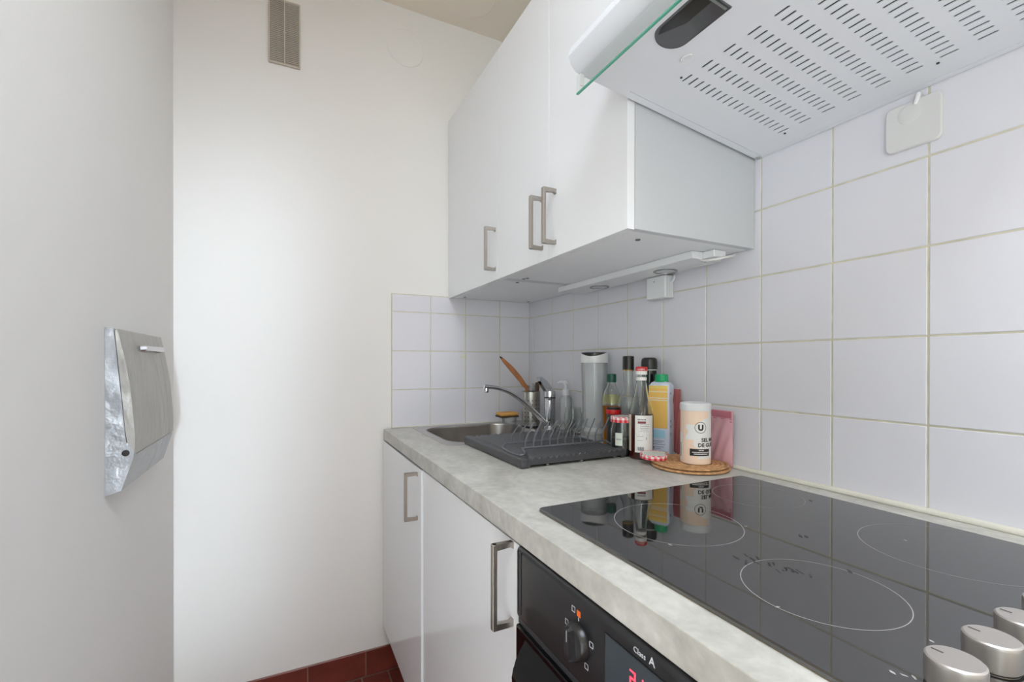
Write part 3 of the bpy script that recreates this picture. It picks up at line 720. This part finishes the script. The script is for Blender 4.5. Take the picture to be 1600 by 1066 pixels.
for k in (0, -1): bm.faces.new((L0[0][k], L1[0][k], L1[1][k], L1[2][k], L1[3][k], L0[1][k]))
build('tray', bm, mat_grey, t)
bm = nb()
for (a, b2) in ((DX0-.004, DX0+.018),):
    box(bm, a, b2, DY0-.002, DY1+.001, .8343, .8590, .005, 4)
build('side_rim', bm, mat_grey, t)
bm = nb()
for px in (-.393, -.292, -.185): lathe(bm, [(.004, .8342), (.004, .8405)], (px, DY0+.012), 12)
build('foot', bm, mat('clear_foot', (150, 152, 150), .3), t)
# plate rack of wire
t = T('plate_rack', (-.29, -.705, .86), 'grey wire plate rack standing on the draining board', 'plate rack')
fyr, byr, rzz = -.752, -.668, .8660
bm = nb(); r = .0022
tube(bm, [(-.455, -.695, .8605), (-.462, -.742, .8600), (-.462, -.790, .8600), (-.452, -.802, .8602), (-.436, -.788, .8610), (-.425, fyr, rzz), (-.405, fyr, rzz+.0004), (-.18, fyr, rzz+.0004), (-.162, fyr, rzz), (-.160, -.765, .8630), (-.158, -.775, .8602)], r*1.15, 8, smoothn=4)
tube(bm, [(-.455, -.695, .8605), (-.444, -.678, .8615), (-.430, byr, rzz), (-.41, byr, rzz), (-.20, byr, rzz), (-.186, byr-.004, rzz+.001), (-.176, -.690, .8620), (-.170, -.705, .8605)], r*1.15, 8, smoothn=4)
build('base_frame', bm, wire_m, t)
for row, n0, n1, yy in (('f', -.418, -.172, fyr), ('b', -.415, -.200, byr)):
    n = 11 if row == 'f' else 10
    for k in range(n):
        x = n0+(n1-n0)*k/(n-1)
        zt_ = .932 if row == 'f' else .918
        bm = nb(); tube(bm, [(x, yy, rzz), (x+.0005, yy, rzz+.018), (x+.003, yy, rzz+.025), (x+.022, yy, zt_-.004), (x+.0235, yy, zt_)], .0021, 6); build('prong', bm, wire_m, t)

# ------------------------------------------------------------------ cutlery holder and what stands in it
hc = (-.108, -.218)
t = T('cutlery_holder', (hc[0], hc[1], .8365), 'perforated steel cutlery holder behind the tap spout', 'cutlery holder')
bm = nb(); rr = .036; n = 60; nz = 26; z0, z1 = .8385, .9745
V = [[bm.verts.new((hc[0]+rr*math.cos(2*PI*k/n), hc[1]+rr*math.sin(2*PI*k/n), z0+(z1-z0)*j/nz)) for j in range(nz+1)] for k in range(n)]
for k in range(n):
    for j in range(nz):
        if (k % 4 == 1) and (j % 3 == 1) and 3 < j < 22 and not (11 < j < 13): continue
        bm.faces.new((V[k][j], V[(k+1) % n][j], V[(k+1) % n][j+1], V[k][j+1]))
lathe(bm, [(rr-.001, z1-.001), (rr+.0012, z1-.0012), (rr+.0015, z1+.0004), (rr, z1+.0016), (rr-.001, z1+.0004)], hc, 60, caps=False)
lathe(bm, [(rr, z0), (rr-.003, z0-.0012), (0, z0-.0012)], hc, 60, caps=False)
build('perforated_cup', bm, steel_h, t)
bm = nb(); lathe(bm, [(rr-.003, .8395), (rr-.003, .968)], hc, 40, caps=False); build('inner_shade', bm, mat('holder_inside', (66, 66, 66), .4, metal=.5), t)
bm = nb(); lathe(bm, [(rr+.001, .8366), (rr+.0015, .8385), (rr+.001, .8420), (rr-.001, .8425)], hc, 40); build('base_ring', bm, bcap, t)
bm = nb(); tube(bm, [(-.112, hc[1], .845), (-.124, hc[1], .975), (-.140, hc[1], 1.002), (-.160, hc[1], 1.028), (-.192, hc[1], 1.062), (-.222, hc[1]-.001, 1.090), (-.2385, hc[1]-.002, 1.106)],
                [.004, .005, .0068, .0075, .0075, .0055, .003], 12, smoothn=4, flat=(1.4, .7))
ws = build('wooden_spatula', bm, wood, label='brown wooden spatula leaning out of the cutlery holder', cat='spatula')
bm = nb(); tube(bm, [(-.236, hc[1]-.002, 1.1035), (-.243, hc[1]-.002, 1.110)], [.0036, .0028], 10); build('burnt_tip', bm, burnt, ws, label='dark burnt tip')
def fork(dx, dy, hgt, lean, label, name='table_fork'):
    bm = nb(); x, y = hc[0]+dx, hc[1]+dy
    tube(bm, [(x, y, .846), (x+lean*.5, y, .92), (x+lean, y, hgt)], [.0022, .0024, .003], 8, flat=(1.5, .6))
    for k in range(4): tube(bm, [(x+lean+(k-1.5)*.0012, y, hgt-.002), (x+lean+(k-1.5)*.0036, y, hgt+.006), (x+lean+(k-1.5)*.0036, y, hgt+.026)], .0010, 6)
    return build(name, bm, chrome, label=label, cat='fork', group='forks in the cutlery holder')
fork(-.004, .006, .972, -.006, 'steel fork in the cutlery holder, tines up, next to the spatula')
fork(.006, -.014, .976, -.002, 'steel fork in the cutlery holder, nearest the camera')
fork(.012, .012, .979, .003, 'steel fork in the cutlery holder, towards the tap lever')
bm = nb(); tube(bm, [(hc[0]+.014, hc[1]-.005, .846), (hc[0]+.019, hc[1]-.008, .95), (hc[0]+.020, hc[1]-.010, .976), (hc[0]+.020, hc[1]-.011, .998), (hc[0]+.017, hc[1]-.012, 1.010)], [.004, .005, .0105, .0115, .004], 12, smoothn=4, flat=(1, .45))
build('dark_spoon', bm, woodd, label='dark brown wooden spoon in the cutlery holder beside the tap lever', cat='spoon')

# ------------------------------------------------------------------ sponge on a clear dish
dc = (-.150, -.110)
t = T('soap_dish', (dc[0], dc[1], .836), 'small clear dish left of the cutlery holder, holding the sponge', 'dish')
bm = nb(); lathe(bm, [(.024, .8366), (.028, .842), (.032, .8655), (.0305, .8655), (.0265, .843), (.0, .840)], dc, 32); build('bowl', bm, plast, t)
t = T('dish_sponge', (dc[0], dc[1], .866), 'orange scouring sponge lying on the clear dish', 'sponge')
bm = nb(); box(bm, dc[0]-.050, dc[0]+.030, dc[1]-.030, dc[1]+.030, .8722, .8850, .006, 3); build('foam', bm, sponge_m, t)
bm = nb(); box(bm, dc[0]-.050, dc[0]+.030, dc[1]-.030, dc[1]+.030, .8658, .8722, .0025, 2); build('scouring_pad', bm, sponged, t)

# ------------------------------------------------------------------ soap dispenser, clear jar, carafe
c = (-.034, -.352)
t = T('soap_dispenser', (c[0], c[1], .8365), 'clear soap dispenser with white pump, behind the tap', 'dispenser')
bm = nb(); lathe(bm, [(.022, .8368), (.0245, .840), (.0245, .935), (.022, .955), (.012, .968), (.012, .974), (.0105, .974), (.0105, .967), (.0205, .953), (.023, .934), (.023, .842), (0, .8405)], c, 32); build('bottle', bm, plast, t)
bm = nb(); lathe(bm, [(.0222, .8425), (.0222, .872), (0, .872)], c, 28); build('liquid_soap', bm, liq, t)
bm = nb(); lathe(bm, [(.0135, .966), (.0135, .984), (.010, .988), (.0055, .990), (.0055, 1.006), (.009, 1.008), (.010, 1.016), (.006, 1.020), (0, 1.021)], c, 24)
tube(bm, [(c[0], c[1], 1.015), (c[0]-.016, c[1]+.014, 1.0165), (c[0]-.022, c[1]+.022, 1.013)], [.005, .0045, .0035], 10)
build('pump', bm, white_p, t)
bm = nb(); tube(bm, [(c[0], c[1], .966), (c[0]+.002, c[1], .85)], .0018, 6); build('dip_tube', bm, white_p, t)
c = (-.050, -.425)
t = T('storage_jar', (c[0], c[1], .834), 'empty clear glass jar between the soap dispenser and the carafe', 'jar')
bm = nb(); lathe(bm, [(.028, .8345), (.031, .838), (.031, .905), (.027, .914), (.027, .928), (.0255, .928), (.0255, .913), (.0285, .904), (.0285, .841), (0, .8395)], c, 32); build('glass', bm, glass, t)
c = (-.052, -.553)
t = T('water_carafe', (c[0], c[1], .834), 'tall clear water carafe with a white pouring collar and dark spout', 'carafe')
bm = nb(); lathe(bm, [(.036, .8345), (.041, .838), (.042, .868), (.038, .875), (.0385, .93), (.041, 1.00), (.0425, 1.05), (.043, 1.088), (.0418, 1.088), (.0412, 1.05), (.0396, 1.0), (.0370, .93), (.0366, .877), (0, .8760)], c, 40); build('body', bm, plast, t)
bm = nb(); lathe(bm, [(.0385, .8620), (.0385, .8745), (0, .8745)], c, 36); build('base_disc', bm, white_p, t)
bm = nb(); 
z0, z1 = 1.087, 1.1205
def col(u, v, rr=.0455):
    th = 2*PI*u; dip = .012*max(0, math.cos(th-math.radians(222)))**2
    return (c[0]+rr*math.cos(th), c[1]+rr*math.sin(th), z0+(z1-dip-z0)*v)
patch(bm, col, 48, 4); patch(bm, lambda u, v: col(u, v, .0435), 48, 4)
patch(bm, lambda u, v: col(u, 1, .0435+.002*v), 48, 1); patch(bm, lambda u, v: col(u, 0, .0435+.002*v), 48, 1)
bmesh.ops.remove_doubles(bm, verts=bm.verts, dist=1e-5)
build('collar', bm, white_p, t)
bm = nb(); lathe(bm, [(.0434, 1.098), (.0434, 1.1195), (.041, 1.1212), (0, 1.1205)], c, 40); build('lid', bm, bcap, t, label='dark lid inside the collar')

# ------------------------------------------------------------------ bottles and jars
def glassbottle(t, prof, c, th=.0018, m_=None, n=36, name='glass'):
    inner = [(max(r-th, .0008), z) for r, z in prof[::-1]]; inner[-1] = (inner[-1][0], prof[0][1]+.004)
    bm = nb(); lathe(bm, [(0, prof[0][1])]+list(prof)+inner+[(0, prof[0][1]+.004)], c, n, caps=False); return build(name, bm, m_ or glass, t)
c = (-.072, -.668)      # oil bottle
t = T('oil_bottle', (c[0], c[1], .834), 'oil bottle with dark green cap and amber oil, right of the carafe', 'bottle')
glassbottle(t, [(.024, .8345), (.0255, .838), (.0240, .87), (.0235, .90), (.0262, .93), (.0285, .957), (.0285, .962), (.0270, .975), (.0225, .998), (.0135, 1.017), (.0115, 1.024), (.0115, 1.034)], c)
bm = nb(); lathe(bm, [(.0236, .8355), (.0252, .8378), (.0237, .87), (.0232, .90), (.0259, .93), (.0281, .9560), (0, .9560)], c, 32); build('oil', bm, oil, t)
bm = nb(); lathe(bm, [(.0145, 1.0275), (.0148, 1.029), (.0148, 1.050), (.0135, 1.053), (0, 1.0535)], c, 32); build('cap', bm, dgreen, t)
a0 = math.radians(222)
bm = nb(); patch(bm, lambda u, v: cylpt(c, (.0288-.0035*v**2.0), a0-1.1+2.2*u, .9635+.0270*v), 16, 5); build('label', bm, thin('oil_highlight_film', (.95, .95, .62), .8, .22, lin((226, 224, 140))), t)  # not a paper label: yellow-green highlights on clear glass, painted as a film
c = (-.062, -.733)      # clear bottle with black cap
t = T('clear_bottle', (c[0], c[1], .834), 'tall clear glass bottle with a black and gold cap', 'bottle')
glassbottle(t, [(.028, .8345), (.030, .838), (.030, .955), (.0285, .975), (.021, .998), (.0150, 1.012), (.0140, 1.03), (.0140, 1.068)], c)
bm = nb(); lathe(bm, [(.0162, 1.0665), (.0166, 1.068), (.0166, 1.1045), (.0150, 1.107), (0, 1.1072)], c, 32); cp_ = build('cap', bm, bcap, t)
bm = nb(); lathe(bm, [(.0166, 1.0640), (.0170, 1.0645), (.0170, 1.0668), (.0166, 1.067)], c, 32); build('gold_band', bm, gold, cp_)
c = (-.034, -.790)      # black bottle
t = T('black_bottle', (c[0], c[1], .834), 'black bottle with glossy rounded black cap against the tiles', 'bottle')
bm = nb(); lathe(bm, [(.027, .8345), (.029, .838), (.029, .935), (.0262, .955), (.0215, .985), (.0205, 1.02), (.0205, 1.066)], c, 36); build('body', bm, mat('black_bottle_glass', (16, 20, 18), .12), t)
bm = nb(); lathe(bm, [(.0213, 1.0662), (.0213, 1.0680)], c, 36); build('neck_ring', bm, whi, t)
bm = nb(); lathe(bm, [(.0218, 1.0682), (.0222, 1.070), (.0222, 1.090), (.0205, 1.0985), (.016, 1.102), (0, 1.1025)], c, 36); build('cap', bm, bcap, t)
c = (-.122, -.855)      # syrup
t = T('syrup_bottle', (c[0], c[1], .834), 'dark red syrup bottle with white back label and red-white cap', 'bottle')
glassbottle(t, [(.030, .8345), (.0315, .838), (.0315, .944), (.0300, .957), (.0235, .983), (.0165, 1.012), (.0132, 1.038), (.0128, 1.052), (.0128, 1.064)], c)
bm = nb(); lathe(bm, [(.0312, .8355), (.03162, .8375), (.03162, .944), (.0312, .9515), (.0, .9515)], c, 40); build('syrup', bm, syrup, t)
bm = nb(); lathe(bm, [(.0135, 1.0555), (.0150, 1.0560), (.0150, 1.0655), (.0150, 1.0657)], c, 32); cp_ = build('cap', bm, whi, t)
bm = nb(); lathe(bm, [(.0150, 1.0657), (.0153, 1.066), (.0153, 1.0745), (.0140, 1.0765), (0, 1.0768)], c, 32); build('cap_top', bm, red, cp_)
bm = nb()
for k in range(7): box(bm, -.0155+0, -.0154, 0, 0, 0, 0) if False else patch(bm, lambda u, v, k=k: cylpt(c, .0156, math.radians(185+k*11)+.1*u, 1.068+.0035*v), 1, 1)
build('cap_print', bm, whi, cp_)
bm = nb(); lathe(bm, [(.0136, 1.040), (.0142, 1.0405), (.0140, 1.0485), (.0134, 1.049)], c, 32, caps=False); build('neck_label', bm, whi, t)
vw = math.atan2(-1.79868-c[1], -.97421-c[0]) % (2*PI)
bm = nb(); patch(bm, lambda u, v: cylpt(c, .0319, vw-.52+1.62*u, .8530+.0965*v), 24, 2); lb = build('label', bm, whi, t)
bm = nb()
def pm(bm, th0, th1, za, zb, r=.03205, cc=None):
    cc = cc or c; patch(bm, lambda u, v: cylpt(cc, r, th0+(th1-th0)*u, za+(zb-za)*v), 4, 1)
x0 = vw-.40
for k in range(6): pm(bm, x0+.12+k*.115, x0+.20+k*.115, .9370, .9405)
for zz, a, b2 in ((.9255, .30, 1.05), (.9210, .34, 1.05), (.9165, .30, 1.05), (.9120, .34, .95), (.9075, .2, 1.05), (.8985, -.08, 1.15), (.8945, .05, .6), (.884, .1, .5)): pm(bm, x0+a, x0+b2, zz, zz+.0008)
for k in range(12): pm(bm, x0+.10+k*.043, x0+.12+k*.043+.012*(k % 3), .8580, .8675)
pm(bm, x0+.80, x0+.85, .8860, .8935)
build('small_print', bm, inkg, lb)
bm = nb(); pm(bm, x0+.12, x0+.78, .9285, .9345); build('printed_logo_band', bm, mat('ink_maroon', (128, 60, 66), .5), lb)
bm = nb(); patch(bm, lambda u, v: cylpt(c, .0319, vw-1.42+.50*u, .8540+.0965*v), 8, 2); build('front_label_edge', bm, mat('paper_cream', (232, 214, 190), .6), t)

# jam jar with gingham lid
def gingham_disc(c, z0, z1, r, tmat=None):
    bm = nb(); n = 60
    def mf(u, v):
        a = int(u*30) % 2; b2 = int(v*2) % 2
        return (0, 1, 1, 2)[a*2+b2]
    patch(bm, lambda u, v: cylpt(c, r, 2*PI*u, z0+(z1-z0)*v), n, 2, mf)
    lathe(bm, [(r, z1), (r-.0012, z1+.0012), (r*.9, z1+.0016), (r*.86, z1+.0008), (0, z1+.0008)], c, n, mi=3, caps=False)
    for f in bm.faces:
        if f.material_index == 3:
            m_ = f.calc_center_median(); a, b2 = int((m_.x+9)/.005) % 2, int((m_.y+9)/.005) % 2
            f.material_index = (0, 1, 1, 2)[a*2+b2] if (Vector((m_.x, m_.y))-Vector(c)).length > r*.87 else 3
    lathe(bm, [(0, z0+.001), (r-.001, z0+.001), (r, z0)], c, n, mi=1, caps=False)
    return bm
GM = [redg, pinkr, whi, lidgrey]
c = (-.143, -.803)
t = T('jam_jar', (c[0], c[1], .834), 'glass jar with red gingham lid and a white label', 'jar')
glassbottle(t, [(.029, .8345), (.0315, .838), (.0315, .905), (.0275, .918), (.0275, .926)], c)
bm = nb(); lathe(bm, [(.0290, .8395), (.0290, .882), (0, .885)], c, 32); build('contents', bm, spice, t)
build('lid', gingham_disc(c, .9255, .9395, .0315), GM, t)
vw = math.atan2(-1.79868-c[1], -.97421-c[0])
bm = nb(); patch(bm, lambda u, v: cylpt(c, .0320, vw-.60+.62*u, .8640+.034*v), 8, 1); lb = build('label', bm, herb, t)
bm = nb()
for k in range(5): patch(bm, lambda u, v, k=k: cylpt(c, .0322, vw-.50+.09*k+.05*u, .879+.004*v), 1, 1)
build('handwriting', bm, inkg, lb)
# spice jar with red and black cap
c = (-.100, -.712)
t = T('spice_jar', (c[0], c[1], .834), 'dark spice jar with a red-rimmed black cap behind the jam jar', 'jar')
bm = nb(); lathe(bm, [(.018, .8345), (.020, .838), (.020, .915), (.0205, .936)], c, 32); build('body', bm, spice, t)
bm = nb(); lathe(bm, [(.0212, .9362), (.0222, .938), (.0222, .9475), (.0212, .949)], c, 32); build('cap_ring', bm, red, t)
bm = nb(); lathe(bm, [(.0205, .9492), (.0205, .9525), (.018, .9545), (0, .9548)], c, 32); build('cap', bm, bcap, t)

# carton
cc = Vector((-.044, -.848, .8345)); W2, D2, ZT = .0285, .0225, .1985; th = math.radians(-62)
t = T('drink_carton', cc, 'yellow and blue drink carton with a green screw cap', 'carton'); t.rotation_euler = (0, 0, th)
bm = nb()
def prism(z, w_, d_, r=.005): return rrect(-w_, w_, -d_, d_, r, z, 3)
loft(bm, [prism(0, W2, D2), prism(.09, W2+.0006, D2), prism(.135, W2-.0002, D2-.0005), prism(.15, W2-.0016, D2-.0008), prism(.17, W2+.0002, D2), prism(.19, W2, D2), prism(ZT, W2-.006, D2-.004), prism(ZT+.003, W2-.012, D2-.008)], cap0=True, cap1=True)
body = build('box', bm, blu, t, local=True)
def fw(z):
    z = z/ .19; return W2-.0045
bm = nb()
def mf(u, v):
    if v > .93: return 1
    if .845 < v < .865 or .70 < v < .715 or .655 < v < .668: return 2
    return 0
patch(bm, lambda u, v: (-W2+.002+(2*W2-.0065)*u, -D2-.0010, .075+.1155*v), 6, 60, lambda u, v: mf(u, v)); build('front_print', bm, [yel, yel2, whi], body, local=True)
bm = nb(); patch(bm, lambda u, v: (-W2+.003+(2*W2-.014)*u, -D2-.0009, .049+.021*v), 4, 2); build('blue_band', bm, blu2, body, local=True)
bm = nb()
for zz, a, b2 in ((.040, -.016, .016), (.036, -.018, .010), (.031, -.018, .018), (.024, -.012, .014), (.019, -.018, .006)): patch(bm, lambda u, v: (a+(b2-a)*u, -D2-.0009, zz+.0012*v), 2, 1)
for px, pz in ((-.022, .040), (-.015, .020)): patch(bm, lambda u, v: (px+.004*u, -D2-.0011, pz+.004*v), 1, 1)
build('small_print', bm, inkg, body, local=True)
bm = nb(); patch(bm, lambda u, v: (-W2+.002+(2*W2-.006)*u, -D2-.0008, .001+.012*v*(.4+.6*u)), 8, 1); build('orange_corner', bm, mat('carton_orange', (238, 170, 60), .4), body, local=True)
bm = nb()
for pz in (.170, .095, .080, .060): lathe(bm, [(0, -.0), (.0042, .0), (.0042, .0004), (0, .0004)], n=7, M=Matrix.Translation((W2+.0006, -.012, pz)) @ Matrix.Rotation(PI/2, 4, 'Y') @ Matrix.Scale(.5, 4, (0, 1, 0)))
build('leaf_print', bm, leaf, body, local=True)
bm = nb(); lathe(bm, [(.0195, ZT+.002), (.0195, ZT+.004), (.0175, ZT+.005), (.0172, ZT+.020), (.0160, ZT+.0225), (0, ZT+.023)], (0, 0), 36); build('cap', bm, green, t, local=True)

# trivets
tc_ = (-.092, -.992); 
def trivet(c, z, label, R=.089):
    t = T('woven_trivet', (c[0], c[1], z), label, 'trivet', 'round woven trivets')
    bm = nb(); nr = 9
    for k in range(nr):
        rr = .006+(R-.006-.0035)*k/(nr-1)
        n = max(16, int(2*PI*rr/.006)); pts = []
        loops = []
        for q in range(n*2):
            a = 2*PI*q/(n*2); bulge = 1+.16*math.sin(q*PI)
            rad = .0048*(1.0 if q % 2 else .80)
            loops.append([(c[0]+(rr+rad*1.05*math.cos(2*PI*s/8))*math.cos(a), c[1]+(rr+rad*1.05*math.cos(2*PI*s/8))*math.sin(a), z+.0034+rad*.68*math.sin(2*PI*s/8)) for s in range(8)])
        loops.append(loops[0]); loft(bm, loops)
    bmesh.ops.remove_doubles(bm, verts=bm.verts, dist=1e-6)
    build('coiled_weave', bm, rattan, t, kind='stuff')
    return t
trivet((tc_[0], tc_[1]), .8345, 'round woven rattan trivet, the lower of the two stacked ones')
trivet((tc_[0]+.002, tc_[1]+.003), .8412, 'round woven rattan trivet, the upper one carrying the salt tub', .087)
# loose gingham lid
bm = gingham_disc((0, 0), 0, .0095, .0335)
o = build('jar_lid', bm, GM, label='loose red gingham jar lid lying on the edge of the trivets', cat='lid')
o.location = (-.1445, -.925, .8492); o.rotation_euler = (math.radians(2), math.radians(-2), .2)

# salt tub
c = (-.088, -1.005); zb = .8478; RS = .0345
t = T('salt_tub', (c[0], c[1], zb), 'round beige and white salt tub standing on the woven trivets', 'tub')
vw = math.atan2(-1.79868-c[1], -.97421-c[0])
def mfs(u, v):
    a = (u*2*PI-PI)                        # angle from the view direction, + = right
    e = a+.05*math.sin(v*40)+.05*math.sin(v*17+1)
    if v < .10: return 0
    if v > .88: return 0 if a < .95 else 1
    if v > .66:
        return 1 if e > -.35+ (v-.66)*5.2 else (1 if (e > -.62 and v < .74) else 0)
    if v > .45: return 1 if e > -.55-.4*(v-.66)*-1.6 else 0
    return 1 if e > .0+.15*math.sin(v*9) else 0
bm = nb(); patch(bm, lambda u, v: cylpt(c, RS, vw+u*2*PI-PI, zb+.002+.124*v), 120, 70, mfs)
lathe(bm, [(RS, zb+.002), (RS-.002, zb), (0, zb)], c, 60, caps=False)
bmesh.ops.remove_doubles(bm, verts=bm.verts, dist=1e-6)
body = build('printed_sleeve', bm, [beige, whi], t)
bm = nb(); lathe(bm, [(RS+.0003, zb+.126), (RS+.0012, zb+.1275), (RS+.0012, zb+.1405), (RS-.001, zb+.1435), (RS-.004, zb+.144), (RS-.005, zb+.1425), (0, zb+.1425)], c, 60); build('lid', bm, white_p, t)
def wrap(tb, th0, z):
    bmesh.ops.subdivide_edges(tb, edges=[e for e in tb.edges if e.calc_length() > .0025], cuts=2)
    for v in tb.verts:
        a, b2, c2 = v.co; v.co = Vector(cylpt(c, RS+.0003+c2, vw+th0+a/RS, z+b2))
    return tb
lc_ = math.radians(19)
bm = nb()
patch(bm, lambda u, v: cylpt(c, RS+.0004, vw+lc_+(.0122+.0011*v)*math.cos(2*PI*u)/RS, .9355+(.0122+.0011*v)*math.sin(2*PI*u)), 48, 1)
merge(bm, wrap(text_bm('U', .0175, .0001, .0011), lc_-.0058/1/RS, .9295))
build('round_logo', bm, inkb, body, label='black letter U in a circle')
bm = nb()
merge(bm, wrap(text_bm('SEL MARIN', .0120, .0001, .0004), math.radians(22), .9025)); merge(bm, wrap(text_bm('DE GUÉRANDE', .0120, .0001, .0004), math.radians(9), .8905))
build('lettering', bm, inkb, body)
bm = nb(); patch(bm, lambda u, v: cylpt(c, RS+.0003, vw+math.radians(-21)+math.radians(78)*u, .8690+.0165*v), 20, 1); bb = build('black_panel', bm, inkb, body)
bm = nb()
for zz, a, b2 in ((.8812, 12, 32), (.8765, -12, 50), (.8725, -6, 44)):
    k = a
    while k < b2:
        wd = random.uniform(2.2, 4.5); patch(bm, lambda u, v: cylpt(c, RS+.0006, vw+math.radians(k+wd*u), zz+.0019*v), 1, 1); k += wd+.9
build('small_print', bm, whi, bb)
bm = nb(); patch(bm, lambda u, v: cylpt(c, RS+.0003, vw+math.radians(-82)+math.radians(26)*u, .855+.066*v), 8, 1); bw = build('barcode_panel', bm, whi, body)
bm = nb()
for k in range(14): patch(bm, lambda u, v: cylpt(c, RS+.0006, vw+math.radians(-74)+math.radians(13)*u, .864+k*.0024+.0011*v), 2, 1)
build('barcode', bm, inkb, bw)

# pink pouches
def pouch(name, label, y0, y1, z0, z1, x, seed, m1, lean=0.0, bulge=.012, zip_=True):
    t = T(name, (x, (y0+y1)/2, z0), label, 'pouch')
    rnd = random.Random(seed); ph = [rnd.uniform(0, 6) for _ in range(6)]
    def f(sgn):
        def g(u, v):
            e = math.sin(PI*min(1, max(0, u)))**.6*math.sin(PI*min(1, max(0, v)))**.5*(1.15-.9*v)
            wr = .0035*math.sin(9*u+7*v+ph[0])*math.sin(5*v+ph[1])+.002*math.sin(23*u+11*v+ph[2])
            return (x-.0015+lean*v+ sgn*(-.001-(bulge*e+wr*e*1.5)*(1 if sgn > 0 else .35)), y0+(y1-y0)*u, z0+(z1-z0)*v)
        return g
    bm = nb(); patch(bm, f(1), 24, 28); patch(bm, f(-1), 24, 28); bmesh.ops.remove_doubles(bm, verts=bm.verts, dist=.0004)
    build('film', bm, m1, t)
    if zip_:
        bm = nb()
        zz = z0+(z1-z0)*.80
        box(bm, x-.0045+lean*.8, x-.0030+lean*.8, y0+.002, y1-.002, zz, zz+.0022); box(bm, x-.0045+lean*.8, x-.0030+lean*.8, y0+.002, y1-.002, zz+.0065, zz+.0085)
        build('zip_strip', bm, pinkd, t)
        bm = nb(); box(bm, x-.0052+lean*.9, x-.0046+lean*.9, y0+.002, y1-.002, zz+.010, z1-.001); build('header', bm, pinkd, t)
    return t
pouch('pink_pouch', 'crumpled pink zip pouch leaning on the tiles behind the salt tub', -1.050, -.950, .8345, .971, -.0120, 3, pink)
pouch('red_pouch', 'narrow reddish pouch standing between the carton and the salt tub', -.884, -.842, .8345, 1.015, -.0090, 5, pinkc, bulge=.004, zip_=False)

# ------------------------------------------------------------------ lift everything so that the floor is at z = 0
for o in list(SC.objects):
    if o.parent is None: o.location.z += H
bpy.context.view_layer.update()
